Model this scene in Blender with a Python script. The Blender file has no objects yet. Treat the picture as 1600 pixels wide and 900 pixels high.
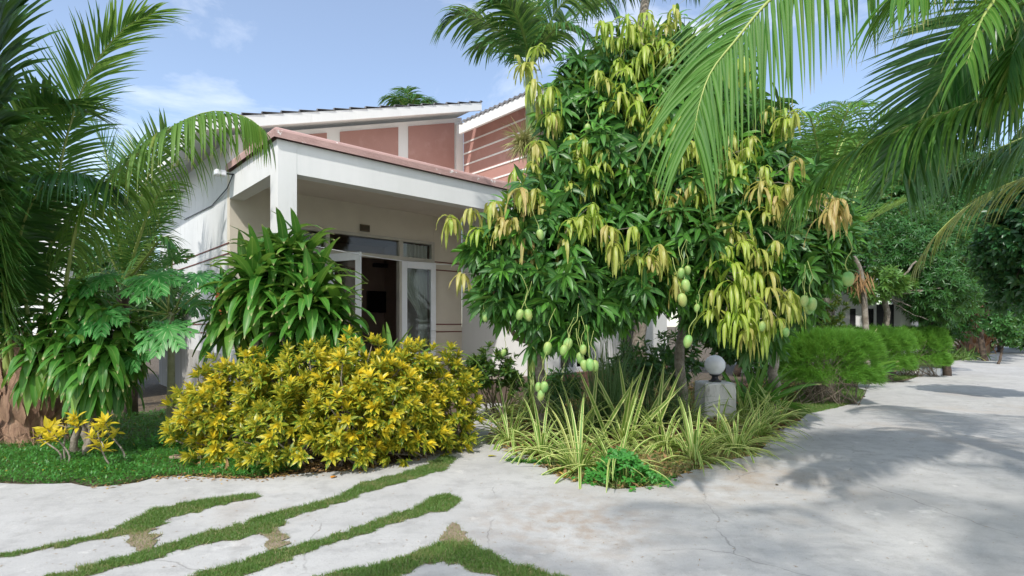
import bpy, math
import numpy as np
from mathutils import Vector
SC = bpy.context.scene
COL = SC.collection
RG = np.random.default_rng(7)
PI = math.pi

# ---------------------------------------------------------------- camera, sky, sun, exposure
F, CX, HY, EYE = 850.0, 800.0, 508.0, 1.6          # focal length (px of a 1600 wide frame), centre, horizon row, eye height
cd = bpy.data.cameras.new('camera'); cam = bpy.data.objects.new('camera', cd); COL.objects.link(cam)
cam.location = (0, 0, EYE); cam.rotation_euler = (PI/2, 0, 0)
cd.sensor_width = 36; cd.lens = 36*F/1600; cd.shift_y = (HY-450)/1600; cd.clip_end = 2000; cd.clip_start = .05
SC.camera = cam
SUN_AZ = math.atan2(-.30, -.95); SUN_EL = math.radians(50)
sd = bpy.data.lights.new('sun', 'SUN'); sd.energy = 2.6; sd.angle = math.radians(1.1); sd.color = (1, .955, .89)
so = bpy.data.objects.new('sun', sd); COL.objects.link(so)
sdir = Vector((math.sin(SUN_AZ)*math.cos(SUN_EL), math.cos(SUN_AZ)*math.cos(SUN_EL), math.sin(SUN_EL)))
so.rotation_euler = sdir.to_track_quat('Z', 'Y').to_euler()
vs = SC.view_settings
vs.view_transform = 'Standard'; vs.look = 'None'; vs.gamma = 1; vs.exposure = .64; vs.use_curve_mapping = False
W = bpy.data.worlds.new('World'); SC.world = W; W.use_nodes = True
nt = W.node_tree; nt.nodes.clear(); N_ = nt.nodes.new; Lk = nt.links.new
wo = N_('ShaderNodeOutputWorld'); bg = N_('ShaderNodeBackground'); sky = N_('ShaderNodeTexSky')
sky.sky_type = 'NISHITA'; sky.sun_disc = False; sky.sun_elevation = SUN_EL; sky.sun_rotation = SUN_AZ
sky.air_density = 1.0; sky.dust_density = .7; sky.ozone_density = 1.5
bg.inputs[1].default_value = .15
tc = N_('ShaderNodeTexCoord'); nz = N_('ShaderNodeTexNoise'); mp = N_('ShaderNodeMapping')
mp.inputs['Scale'].default_value = (1.0, 1.0, 2.6); mp.inputs['Location'].default_value = (.35, .1, .0)
Lk(tc.outputs['Generated'], mp.inputs['Vector']); Lk(mp.outputs[0], nz.inputs['Vector'])
nz.inputs['Scale'].default_value = 2.3; nz.inputs['Detail'].default_value = 9; nz.inputs['Roughness'].default_value = .58; nz.inputs['Distortion'].default_value = .35
rp = N_('ShaderNodeValToRGB'); rp.color_ramp.elements[0].position = .56; rp.color_ramp.elements[1].position = .86
Lk(nz.outputs['Fac'], rp.inputs['Fac'])
sx = N_('ShaderNodeSeparateXYZ'); Lk(tc.outputs['Generated'], sx.inputs[0])
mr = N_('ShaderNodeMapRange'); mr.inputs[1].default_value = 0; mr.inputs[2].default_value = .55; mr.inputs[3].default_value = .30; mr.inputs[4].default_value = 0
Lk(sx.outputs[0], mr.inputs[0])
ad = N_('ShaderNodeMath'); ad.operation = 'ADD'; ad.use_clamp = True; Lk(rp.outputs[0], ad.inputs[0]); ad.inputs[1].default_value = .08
my = N_('ShaderNodeMapRange'); my.inputs[1].default_value = .05; my.inputs[2].default_value = -.55; my.inputs[3].default_value = 0; my.inputs[4].default_value = .62  # extra unseen cloud behind the camera, added to raise the fill light
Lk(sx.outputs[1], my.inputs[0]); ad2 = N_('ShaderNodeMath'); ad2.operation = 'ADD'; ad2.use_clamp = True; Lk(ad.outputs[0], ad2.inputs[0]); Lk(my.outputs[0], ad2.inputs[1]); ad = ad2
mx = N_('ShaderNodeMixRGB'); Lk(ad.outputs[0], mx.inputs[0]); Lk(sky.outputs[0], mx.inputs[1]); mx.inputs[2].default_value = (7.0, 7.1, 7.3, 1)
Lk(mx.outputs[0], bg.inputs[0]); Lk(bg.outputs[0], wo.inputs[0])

# ---------------------------------------------------------------- placing
def at(x, y, Y):                       # a point seen at pixel (x, y) of the 1600x900 photo, Y metres away
    return np.array([(x-CX)/F*Y, Y, EYE+(HY-y)/F*Y])
def gnd(x, y, z=0):
    Y = (EYE-z)*F/(y-HY); return np.array([(x-CX)/F*Y, Y, z])

# ---------------------------------------------------------------- mesh helpers
def unit(a):
    return a/np.maximum(np.linalg.norm(a, axis=-1, keepdims=True), 1e-9)
class MB:
    def __init__(s): s.V=[]; s.A=[]; s.F=[]; s.n=0
    def add(s, V, Fc, A=None, mi=0):
        V=np.asarray(V, float).reshape(-1,3)
        if A is None: A=np.zeros((len(V),4)); A[:,0]=.5
        s.V.append(V); s.A.append(A); s.F.append((np.asarray(Fc, int)+s.n, mi)); s.n+=len(V)
    def ngon(s, idx, mi=0): s.F.append((np.asarray([idx], int), mi))
    def box(s, a, b, mi=0):
        x0,y0,z0=a; x1,y1,z1=b
        V=[(x0,y0,z0),(x1,y0,z0),(x1,y1,z0),(x0,y1,z0),(x0,y0,z1),(x1,y0,z1),(x1,y1,z1),(x0,y1,z1)]
        s.add(V, [(0,3,2,1),(4,5,6,7),(0,1,5,4),(1,2,6,5),(2,3,7,6),(3,0,4,7)], None, mi)
    def build(s, name, mats, parent=None, smooth=True, loc=None, bevel=0, sub=0):
        V=np.concatenate(s.V); A=np.concatenate(s.A)
        if loc is not None: org=np.array(loc, float)
        elif parent is not None: org=np.array(wloc(parent))
        else: org=np.zeros(3)
        me=bpy.data.meshes.new(name); me.vertices.add(len(V)); me.vertices.foreach_set('co', (V-org).astype(np.float32).ravel())
        li=[];ls=[];mi=[]
        for f,m in s.F:
            li.append(f.ravel()); ls.append(np.full(len(f), f.shape[1])); mi.append(np.full(len(f), m))
        li=np.concatenate(li); ls=np.concatenate(ls); mi=np.concatenate(mi)
        me.loops.add(len(li)); me.loops.foreach_set('vertex_index', li.astype(np.int32))
        me.polygons.add(len(ls)); st=np.concatenate([[0],np.cumsum(ls)[:-1]])
        me.polygons.foreach_set('loop_start', st.astype(np.int32)); me.polygons.foreach_set('material_index', mi.astype(np.int32))
        me.update(calc_edges=True); me.validate()
        me.polygons.foreach_set('use_smooth', np.full(len(me.polygons), bool(smooth)))
        at_=me.attributes.new('lf','FLOAT_COLOR','POINT')
        if len(me.vertices)==len(A): at_.data.foreach_set('color', A.astype(np.float32).ravel())
        for m in (mats if isinstance(mats,(list,tuple)) else [mats]): me.materials.append(m)
        o=bpy.data.objects.new(name, me); COL.objects.link(o)
        if parent is not None:
            o.parent=parent; o.location=Vector(org-np.array(wloc(parent)))
            o['_w']=[float(q) for q in org]
        else: o.location=Vector(org)
        if bevel:
            b=o.modifiers.new('bevel','BEVEL'); b.width=bevel; b.segments=2; b.limit_method='ANGLE'
        if sub:
            b=o.modifiers.new('sub','SUBSURF'); b.levels=sub; b.render_levels=sub
        return o
def wloc(o):                          # world place of an unrotated chain of parents
    p=Vector((0,0,0))
    while o is not None: p=p+o.location; o=o.parent
    return p
def root(name, label, cat, loc, group=None, rz=0):
    o=bpy.data.objects.new(name,None); COL.objects.link(o); o.location=Vector([float(q) for q in loc]); o.rotation_euler=(0,0,rz)
    o.empty_display_size=.2; return tag(o,label,cat,group)
def tag(o, label=None, cat=None, group=None, kind=None):
    if label: o['label']=label
    if cat: o['category']=cat
    if group: o['group']=group
    if kind: o['kind']=kind
    return o

def prof_lance(t): return np.maximum(np.sin(np.pi*np.clip(t,0,1)**.75)**.8, .04)
def prof_palm(t): return np.maximum((1-t**2.2)*np.minimum(1,t*9+.45), .03)
def prof_grass(t): return np.maximum((1-t)**.6, .05)
def prof_strap(t): return np.maximum(np.minimum(1,.55+t*1.6)*(1-t**4), .04)
def prof_ovate(t): return np.maximum(np.sin(np.pi*np.clip(t,0,1)**.62), .05)
def blades(P, D, U, L, Wd, droop=0., M=4, prof=prof_lance, fold=.12, rnd=None, age=0., wav=0., grav=(0,0,-1), flat=False):
    """n bent leaf strips: P base, D direction, U face normal hint. Returns V, F, A(u, v, random, age)."""
    P=np.asarray(P,float); n=len(P)
    D=unit(np.broadcast_to(D,(n,3)).astype(float)); U=np.broadcast_to(U,(n,3)).astype(float)
    L=np.broadcast_to(L,(n,)).astype(float); Wd=np.broadcast_to(Wd,(n,)).astype(float); droop=np.broadcast_to(droop,(n,)).astype(float)
    if rnd is None: rnd=RG.random(n)
    rnd=np.broadcast_to(rnd,(n,)); age=np.broadcast_to(age,(n,)); g=np.array(grav,float)
    S=np.cross(D,U); bad=np.linalg.norm(S,axis=1)<1e-3; S[bad]=np.cross(D[bad],[1,0.1,0]); S=unit(S)
    nc=2 if flat else 3
    V=np.zeros((n,M+1,nc,3)); A=np.zeros((n,M+1,nc,4)); d=D.copy(); p=P.copy()
    ph=RG.random(n)*6.28
    for k in range(M+1):
        t=k/M; S=unit(S-d*(S*d).sum(1,keepdims=True)); Nn=np.cross(S,d)
        w=(prof(np.array(t))*Wd/2)[:,None]
        wv=(wav*Wd*np.sin(ph+t*11))[:,None]*Nn if wav else 0
        V[:,k,0]=p-S*w+Nn*w*fold*2+wv; V[:,k,-1]=p+S*w+Nn*w*fold*2-wv
        if not flat: V[:,k,1]=p
        A[:,k,0,0]=0; A[:,k,-1,0]=1
        if not flat: A[:,k,1,0]=.5
        A[:,k,:,1]=t; A[:,k,:,2]=rnd[:,None]; A[:,k,:,3]=age[:,None]
        d=unit(d+g*(droop/M)[:,None]); p=p+d*(L/M)[:,None]
    base=(np.arange(n)*(M+1)*nc)[:,None,None,None]
    k=np.arange(M)[None,:,None,None]; c=np.arange(nc-1)[None,None,:,None]
    q=np.array([0,1,nc+1,nc])[None,None,None,:]
    Fc=(base+k*nc+c+q).reshape(-1,4)
    return V.reshape(-1,3), Fc, A.reshape(-1,4)
def spline(pts, m=24):                # Catmull-Rom through the control points
    P=np.asarray(pts,float); P=np.vstack([2*P[0]-P[1],P,2*P[-1]-P[-2]]); n=len(P)-3; out=[]
    for t in np.linspace(0,n-1e-6,m):
        i=int(t); u=t-i; a,b,c,d=P[i:i+4]
        out.append(.5*((2*b)+(-a+c)*u+(2*a-5*b+4*c-d)*u*u+(-a+3*b-3*c+d)*u**3))
    return np.array(out)
def tube(mb, pts, rad, n=7, mi=0, rnd=.5, cap=True, squash=1., age=0.):
    P=np.asarray(pts,float); m=len(P); rad=np.broadcast_to(rad,(m,)).astype(float)
    T=unit(np.gradient(P,axis=0)); ref=np.array([0,0,1.]) if abs(T[0][2])<.9 else np.array([1.,0,0])
    V=[];A=[]; S=unit(np.cross(T[0],ref))
    for i in range(m):
        S=unit(S-T[i]*(S@T[i])); B=np.cross(T[i],S); a=np.arange(n)/n*2*PI
        V.append(P[i]+rad[i]*(np.cos(a)[:,None]*S+squash*np.sin(a)[:,None]*B))
        A.append(np.stack([np.full(n,.3),np.full(n,i/(m-1)),np.full(n,rnd),np.full(n,age)],1))
    i=np.arange(m-1)[:,None]*n; j=np.arange(n)[None,:]; j2=(j+1)%n
    Fc=np.stack([i+j,i+j2,i+n+j2,i+n+j],-1).reshape(-1,4)
    b=mb.n; mb.add(np.concatenate(V),Fc,np.concatenate(A),mi)
    if cap: mb.ngon([b+k for k in range(n)][::-1],mi); mb.ngon([b+(m-1)*n+k for k in range(n)],mi)
def lathe(mb, c, prof, n=24, mi=0):
    V=[];a=np.arange(n)/n*2*PI
    for r,z in prof: V.append(np.stack([c[0]+r*np.cos(a),c[1]+r*np.sin(a),np.full(n,c[2]+z)],1))
    m=len(prof); i=np.arange(m-1)[:,None]*n; j=np.arange(n)[None,:]; j2=(j+1)%n
    mb.add(np.concatenate(V),np.stack([i+j,i+j2,i+n+j2,i+n+j],-1).reshape(-1,4),None,mi)
def sph(n):
    v=RG.normal(size=(n,3)); return unit(v)
def inpoly(p, poly):
    x,y=p[:,0],p[:,1]; r=np.zeros(len(p),bool); q=np.asarray(poly); j=len(q)-1
    for i in range(len(q)):
        xi,yi=q[i][:2]; xj,yj=q[j][:2]
        r^=((yi>y)!=(yj>y))&(x<(xj-xi)*(y-yi)/(yj-yi+1e-12)+xi); j=i
    return r
def scatter(poly, dens, nmax=200000):
    q=np.asarray(poly)[:,:2]; lo,hi=q.min(0),q.max(0); n=int(min(nmax,dens*np.prod(hi-lo)))
    p=lo+(hi-lo)*RG.random((n,2)); return p[inpoly(p,q)]

# ---------------------------------------------------------------- materials
def newmat(name):
    m=bpy.data.materials.new(name); m.use_nodes=True; t=m.node_tree; t.nodes.clear()
    return m,t,t.nodes.new,t.links.new
def lin(c):                           # sRGB 0..255 -> linear
    return tuple([((v/255)/12.92 if v/255<=.04045 else ((v/255+.055)/1.055)**2.4) for v in c])+(1,)
def leafmat(name, c1, c2, c3=None, trans=.3, rough=.42, rib=None, stripe=None, spots=None, tip=None, spec=.5, vary=.35, bump=.0):
    """c1..c2 by leaf, c3 by leaf age, rib colour along the middle, cream stripe at the margins, spots, dry tip"""
    m,t,N,Lk=newmat(name)
    o=N('ShaderNodeOutputMaterial'); b=N('ShaderNodeBsdfPrincipled'); tr=N('ShaderNodeBsdfTranslucent'); ms=N('ShaderNodeMixShader')
    at_=N('ShaderNodeAttribute'); at_.attribute_name='lf'; s=N('ShaderNodeSeparateColor'); Lk(at_.outputs['Color'],s.inputs[0])
    def mix(f,a,bc):
        x=N('ShaderNodeMixRGB'); 
        if isinstance(f,float): x.inputs[0].default_value=f
        else: Lk(f,x.inputs[0])
        for k,c in ((1,a),(2,bc)):
            if isinstance(c,tuple): x.inputs[k].default_value=c
            else: Lk(c,x.inputs[k])
        return x.outputs[0]
    def math_(op,a,b_=None,clamp=False):
        x=N('ShaderNodeMath'); x.operation=op; x.use_clamp=clamp
        for k,c in ((0,a),(1,b_)):
            if c is None: continue
            if isinstance(c,(int,float)): x.inputs[k].default_value=c
            else: Lk(c,x.inputs[k])
        return x.outputs[0]
    def ramp(v,a,b_):
        x=N('ShaderNodeMapRange'); x.inputs[1].default_value=a; x.inputs[2].default_value=b_; x.interpolation_type='SMOOTHSTEP'; Lk(v,x.inputs[0]); return x.outputs[0]
    tcn=N('ShaderNodeTexCoord'); nz=N('ShaderNodeTexNoise'); nz.inputs['Scale'].default_value=9; nz.inputs['Detail'].default_value=3
    Lk(tcn.outputs['Object'],nz.inputs['Vector'])
    f=math_('ADD',math_('MULTIPLY',s.outputs[2],1-vary),math_('MULTIPLY',nz.outputs['Fac'],vary))
    col=mix(f,c1,c2)
    if c3: col=mix(at_.outputs['Alpha'],col,c3)
    if spots:
        vz=N('ShaderNodeTexNoise'); vz.inputs['Scale'].default_value=spots[1]; vz.inputs['Detail'].default_value=2; Lk(tcn.outputs['Object'],vz.inputs['Vector'])
        sp=math_('MULTIPLY',ramp(vz.outputs['Fac'],spots[2],spots[2]+.09),spots[3]); col=mix(sp,col,spots[0])
    dm=math_('ABSOLUTE',math_('SUBTRACT',s.outputs[0],.5))
    if stripe: col=mix(ramp(dm,stripe[1],stripe[1]+.06),col,stripe[0])
    if rib: col=mix(math_('SUBTRACT',1,ramp(dm,.02,rib[1])),col,rib[0])
    if tip: col=mix(ramp(s.outputs[1],tip[1],1.0),col,tip[0])
    Lk(col,b.inputs['Base Color']); b.inputs['Roughness'].default_value=rough; b.inputs['Specular IOR Level'].default_value=spec
    tm=mix(.35,col,(.55,.75,.12,1)); Lk(tm,tr.inputs['Color'])
    ms.inputs[0].default_value=trans; Lk(b.outputs[0],ms.inputs[1]); Lk(tr.outputs[0],ms.inputs[2]); Lk(ms.outputs[0],o.inputs[0])
    return m
def solid(name, c1, c2=None, rough=.7, scale=6., detail=6., bump=0., bscale=40., lo=.35, hi=.65, coord='Object', stretch=(1,1,1), metal=0., c3=None, s3=1.2, lo3=.5, hi3=.7, emit=None):
    m,t,N,Lk=newmat(name); o=N('ShaderNodeOutputMaterial'); b=N('ShaderNodeBsdfPrincipled'); Lk(b.outputs[0],o.inputs[0])
    tcn=N('ShaderNodeTexCoord'); mp=N('ShaderNodeMapping'); mp.inputs['Scale'].default_value=stretch; Lk(tcn.outputs[coord],mp.inputs[0])
    b.inputs['Roughness'].default_value=rough; b.inputs['Metallic'].default_value=metal
    if c2:
        nz=N('ShaderNodeTexNoise'); nz.inputs['Scale'].default_value=scale; nz.inputs['Detail'].default_value=detail; nz.inputs['Roughness'].default_value=.6; Lk(mp.outputs[0],nz.inputs['Vector'])
        r=N('ShaderNodeMapRange'); r.inputs[1].default_value=lo; r.inputs[2].default_value=hi; Lk(nz.outputs['Fac'],r.inputs[0])
        x=N('ShaderNodeMixRGB'); x.inputs[1].default_value=c1; x.inputs[2].default_value=c2; Lk(r.outputs[0],x.inputs[0]); out=x.outputs[0]
        if c3:
            n3=N('ShaderNodeTexNoise'); n3.inputs['Scale'].default_value=s3; n3.inputs['Detail'].default_value=7; n3.inputs['Roughness'].default_value=.65; Lk(mp.outputs[0],n3.inputs['Vector'])
            r3=N('ShaderNodeMapRange'); r3.inputs[1].default_value=lo3; r3.inputs[2].default_value=hi3; Lk(n3.outputs['Fac'],r3.inputs[0])
            x3=N('ShaderNodeMixRGB'); Lk(out,x3.inputs[1]); x3.inputs[2].default_value=c3; Lk(r3.outputs[0],x3.inputs[0]); out=x3.outputs[0]
        Lk(out,b.inputs['Base Color'])
    else: b.inputs['Base Color'].default_value=c1
    if bump:
        nb=N('ShaderNodeTexNoise'); nb.inputs['Scale'].default_value=bscale; nb.inputs['Detail'].default_value=8; Lk(mp.outputs[0],nb.inputs['Vector'])
        bn=N('ShaderNodeBump'); bn.inputs['Strength'].default_value=bump; bn.inputs['Distance'].default_value=.02; Lk(nb.outputs['Fac'],bn.inputs['Height']); Lk(bn.outputs[0],b.inputs['Normal'])
    return m
def C(r,g,b): return (r,g,b,1)

M_white=solid('white_paint',C(.80,.80,.79),C(.70,.71,.70),.75,1.6,8,.12,30,.35,.8,c3=C(.50,.50,.46),s3=3.4,lo3=.60,hi3=.88,stretch=(1.3,1.3,.22))
M_side=solid('weathered_white_render',C(.76,.77,.77),C(.64,.65,.65),.85,1.2,9,.25,22,.35,.75,c3=C(.46,.46,.43),s3=3,lo3=.55,hi3=.8,stretch=(1,1,.28))
M_low=solid('grimy_render',C(.50,.49,.47),C(.36,.34,.31),.9,2.5,9,.3,25,.3,.7,stretch=(2,2,.15))
M_cream=solid('cream_paint',C(.72,.66,.55),C(.66,.60,.50),.8,1.5,6,.08,30)
M_soffit=solid('soffit_paint',C(.74,.68,.60),C(.66,.60,.53),.85,1.1,7)
M_pink=solid('dusty_pink_paint',C(.44,.245,.21),C(.39,.21,.18),.8,1.3,7,.1,30,c3=C(.50,.31,.27),s3=3,lo3=.55,hi3=.8)
M_coping=solid('weathered_pink_coping',C(.50,.33,.30),C(.40,.25,.23),.85,3,9,.35,30,.3,.7,c3=C(.72,.68,.66),s3=6.5,lo3=.62,hi3=.66)
M_red=solid('red_brown_trim',C(.20,.055,.04),C(.15,.045,.035),.7,8)
M_wframe=solid('glossy_white_frame',C(.84,.86,.88),C(.80,.82,.85),.35,3,4)
M_cframe=solid('dull_cream_frame',C(.55,.52,.44),C(.48,.45,.39),.5,3,4)
M_tile=solid('grey_roof_tile',C(.22,.22,.23),C(.12,.12,.13),.8,7,7,.3,40)
M_dark=solid('dark_metal',C(.03,.03,.035),C(.05,.05,.055),.45,10,metal=.3)
M_room=solid('room_wall_paint',C(.34,.24,.20),C(.30,.21,.17),.85,2)
M_roomfl=solid('room_floor_tile',C(.25,.19,.15),C(.20,.15,.12),.4,3)
M_black=solid('black_screen',C(.01,.01,.012),rough=.15)
M_brass=solid('dark_bronze_plate',C(.075,.05,.025),C(.05,.035,.015),.4,20)
M_gold=solid('faded_gold_lettering',C(.20,.15,.07),rough=.5)
M_curtain=leafmat('sheer_curtain',C(.80,.79,.74),C(.85,.84,.80),None,.35,.9,vary=.2,spec=.1)
M_brick=solid('brick_plinth',C(.24,.125,.095),C(.17,.09,.07),.9,6,8,.3,30)
M_bed=solid('maroon_cloth',C(.16,.02,.02),rough=.8)
M_rope=solid('white_line',C(.75,.75,.75),rough=.6)
M_orange=solid('orange_plastic',C(.65,.16,.03),rough=.5)
def glassmat():
    m,t,N,Lk=newmat('window_glass'); o=N('ShaderNodeOutputMaterial'); g=N('ShaderNodeBsdfGlossy'); tr=N('ShaderNodeBsdfTransparent'); mx=N('ShaderNodeMixShader'); fr=N('ShaderNodeFresnel')
    fr.inputs[0].default_value=1.33; g.inputs['Roughness'].default_value=.03; tr.inputs[0].default_value=(.93,.95,.94,1); g.inputs[0].default_value=(.9,.95,1,1)
    Lk(fr.outputs[0],mx.inputs[0]); Lk(tr.outputs[0],mx.inputs[1]); Lk(g.outputs[0],mx.inputs[2]); Lk(mx.outputs[0],o.inputs[0]); return m
M_glass=glassmat()
M_soil=solid('bed_soil',C(.115,.085,.055),C(.06,.045,.03),.95,5,10,.6,30,c3=C(.20,.15,.09),s3=14,lo3=.5,hi3=.66)
M_tan=solid('bare_tan_earth',C(.30,.24,.17),C(.20,.15,.10),.95,9,9,.5,60)
M_earth=solid('grass_earth',C(.10,.115,.045),C(.20,.17,.10),.95,7,9,.5,60)
M_bark=solid('pale_bark',C(.30,.27,.22),C(.16,.13,.10),.9,14,9,.5,50,c3=C(.42,.40,.35),s3=6,lo3=.55,hi3=.7)
M_darkbark=solid('dark_bark',C(.12,.085,.06),C(.06,.045,.035),.9,12,9,.6,50)
M_husk=solid('brown_palm_sheath',C(.40,.25,.16),C(.22,.13,.085),.85,7,10,.8,60,stretch=(3,3,.7),c3=C(.42,.30,.21),s3=4,lo3=.55,hi3=.75)
M_petiole=solid('green_petiole',C(.20,.27,.05),C(.30,.34,.09),.45,5,6)
M_rachis=solid('pale_green_rachis',C(.36,.42,.12),C(.26,.34,.09),.5,5,6)
M_shaft=solid('green_crownshaft',C(.13,.24,.05),C(.22,.30,.08),.4,4,6)
M_stem=solid('grey_stem',C(.28,.24,.19),C(.17,.13,.09),.85,20,8,.4,80)
M_ptrunk=solid('pale_papaya_bark',C(.40,.38,.24),C(.28,.28,.16),.8,12,8,.3,40)
M_litter=leafmat('dry_litter',C(.23,.12,.05),C(.34,.22,.10),C(.55,.35,.08),.1,.8)

L_coco=leafmat('coconut_leaflet',C(.040,.15,.022),C(.10,.25,.035),C(.34,.36,.07),.36,.5,rib=(C(.16,.28,.06),.10),tip=(C(.30,.27,.08),.86),spec=.28)
L_cocodark=leafmat('deep_green_palm_leaflet',C(.020,.105,.024),C(.055,.19,.035),C(.12,.25,.05),.28,.33,rib=(C(.10,.2,.06),.10),spec=.6)
L_cocoyel=leafmat('yellowing_palm_leaflet',C(.20,.26,.05),C(.38,.36,.11),C(.45,.34,.12),.33,.5)
L_mango=leafmat('mango_leaf',C(.017,.080,.018),C(.050,.165,.030),C(.12,.34,.03),.18,.40,rib=(C(.12,.22,.06),.09),spec=.38)
L_mangoy=leafmat('young_mango_leaf',C(.22,.42,.03),C(.50,.58,.09),C(.58,.42,.17),.45,.42,rib=(C(.62,.62,.25),.10),vary=.5)
L_drac=leafmat('dracaena_leaf',C(.030,.14,.018),C(.085,.26,.030),C(.20,.34,.05),.28,.42,rib=(C(.16,.30,.06),.07),tip=(C(.46,.42,.20),.90),spec=.38)
L_croton=leafmat('croton_leaf',C(.045,.13,.014),C(.09,.21,.02),C(.82,.61,.03),.30,.40,spots=(C(.66,.55,.04),34,.52,.8),rib=(C(.62,.52,.06),.07),vary=.3,spec=.45)
L_crotong=leafmat('green_croton_leaf',C(.03,.085,.015),C(.05,.13,.02),C(.30,.32,.03),.2,.35,spots=(C(.35,.32,.03),30,.60,.6))
L_lily=leafmat('variegated_strap_leaf',C(.10,.26,.035),C(.18,.36,.05),C(.34,.36,.10),.36,.45,stripe=(C(.68,.72,.28),.24),vary=.3)
M_petals=leafmat('yellow_petal',C(.7,.6,.05),C(.8,.7,.08))
L_papaya=leafmat('papaya_leaf',C(.03,.20,.035),C(.07,.29,.055),C(.30,.32,.06),.28,.42,rib=(C(.30,.46,.20),.07))
L_feather=leafmat('feathery_hedge_leaf',C(.055,.20,.020),C(.17,.40,.045),None,.42,.6,vary=.5)
L_cover=leafmat('ground_cover_leaf',C(.03,.16,.025),C(.08,.28,.04),C(.5,.45,.05),.28,.45)
L_grass=leafmat('grass_blade',C(.07,.17,.03),C(.15,.26,.055),C(.40,.33,.17),.33,.5)
L_lemon=leafmat('bluish_grass_blade',C(.06,.15,.06),C(.12,.22,.09),C(.28,.28,.12),.3,.45)
L_back=leafmat('background_leaf',C(.020,.095,.022),C(.055,.18,.035),C(.09,.2,.04),.25,.4,spec=.5)
L_backl=leafmat('light_background_leaf',C(.045,.14,.03),C(.10,.24,.045),C(.15,.28,.05),.3,.4)
L_clover=leafmat('clover_leaf',C(.035,.20,.03),C(.07,.29,.045),None,.3,.5)
L_crinum=leafmat('crinum_leaf',C(.06,.17,.025),C(.12,.27,.04),C(.2,.3,.05),.33,.35,rib=(C(.2,.34,.08),.08))
# ---------------------------------------------------------------- ground, concrete, grass joints
mb=MB(); mb.add([(-300,-60,0),(300,-60,0),(300,500,0),(-300,500,0)],[(0,1,2,3)]); tag(mb.build('ground',M_soil,smooth=False),kind='structure')
out=[(-30,5.7,0)]+[tuple(gnd(*p)) for p in [(-300,758),(-60,760),(0,757),(60,760),(110,758),(150,764),(190,762),(240,750),(280,747),(340,749),(400,752),(440,746),(480,742),(520,741),(560,735),(600,730),(640,722),(672,712),(700,698),(722,682),(738,664),(744,648),(742,636),(752,630),(785,632),(790,648),(782,664),(776,680),(784,696),(806,706),(830,714),(850,728),(872,744),(910,758),(960,768),(1000,766),(1030,760),(1062,744),(1110,728),(1170,714),(1196,700),(1204,680),(1246,662),(1262,648),(1300,640),(1340,630),(1352,618),(1340,604),(1345,590),(1362,586),(1392,598),(1410,598),(1440,588),(1482,573),(1482,567),(1500,562),(1530,556),(1552,549),(1556,540),(1580,536),(1640,534)]]
out+=[(90,60,0),(90,-40,0),(-30,-40,0)]
def poly_sheet(name, pts, z, mat, th=0., jit=0.):
    import bmesh
    bm=bmesh.new(); vs_=[bm.verts.new((p[0],p[1],z)) for p in pts]; f=bm.faces.new(vs_)
    if f.normal.z<0: f.normal_flip()
    if th:
        r=bmesh.ops.extrude_face_region(bm,geom=[f]); 
        for v in [g for g in r['geom'] if isinstance(g,bmesh.types.BMVert)]: v.co.z+=th
        bmesh.ops.delete(bm,geom=[f],context='FACES') if f.is_valid else None
    bmesh.ops.recalc_face_normals(bm,faces=bm.faces); bmesh.ops.triangulate(bm,faces=bm.faces)
    me=bpy.data.meshes.new(name); bm.to_mesh(me); bm.free(); me.materials.append(mat); o=bpy.data.objects.new(name,me); COL.objects.link(o); return o
def ragged(pts, step=.12, amp=.02):
    P=np.asarray(pts,float); o=[]
    for i in range(len(P)):
        a,b=P[i],P[(i+1)%len(P)]; L=np.linalg.norm(b-a); k=max(1,int(min(L,12)/step)) if L<12 else 1
        for j in range(k):
            q=a+(b-a)*j/k
            if L<12: q=q+np.array([RG.normal()*amp,RG.normal()*amp,0])
            o.append(q)
    return o
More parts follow.
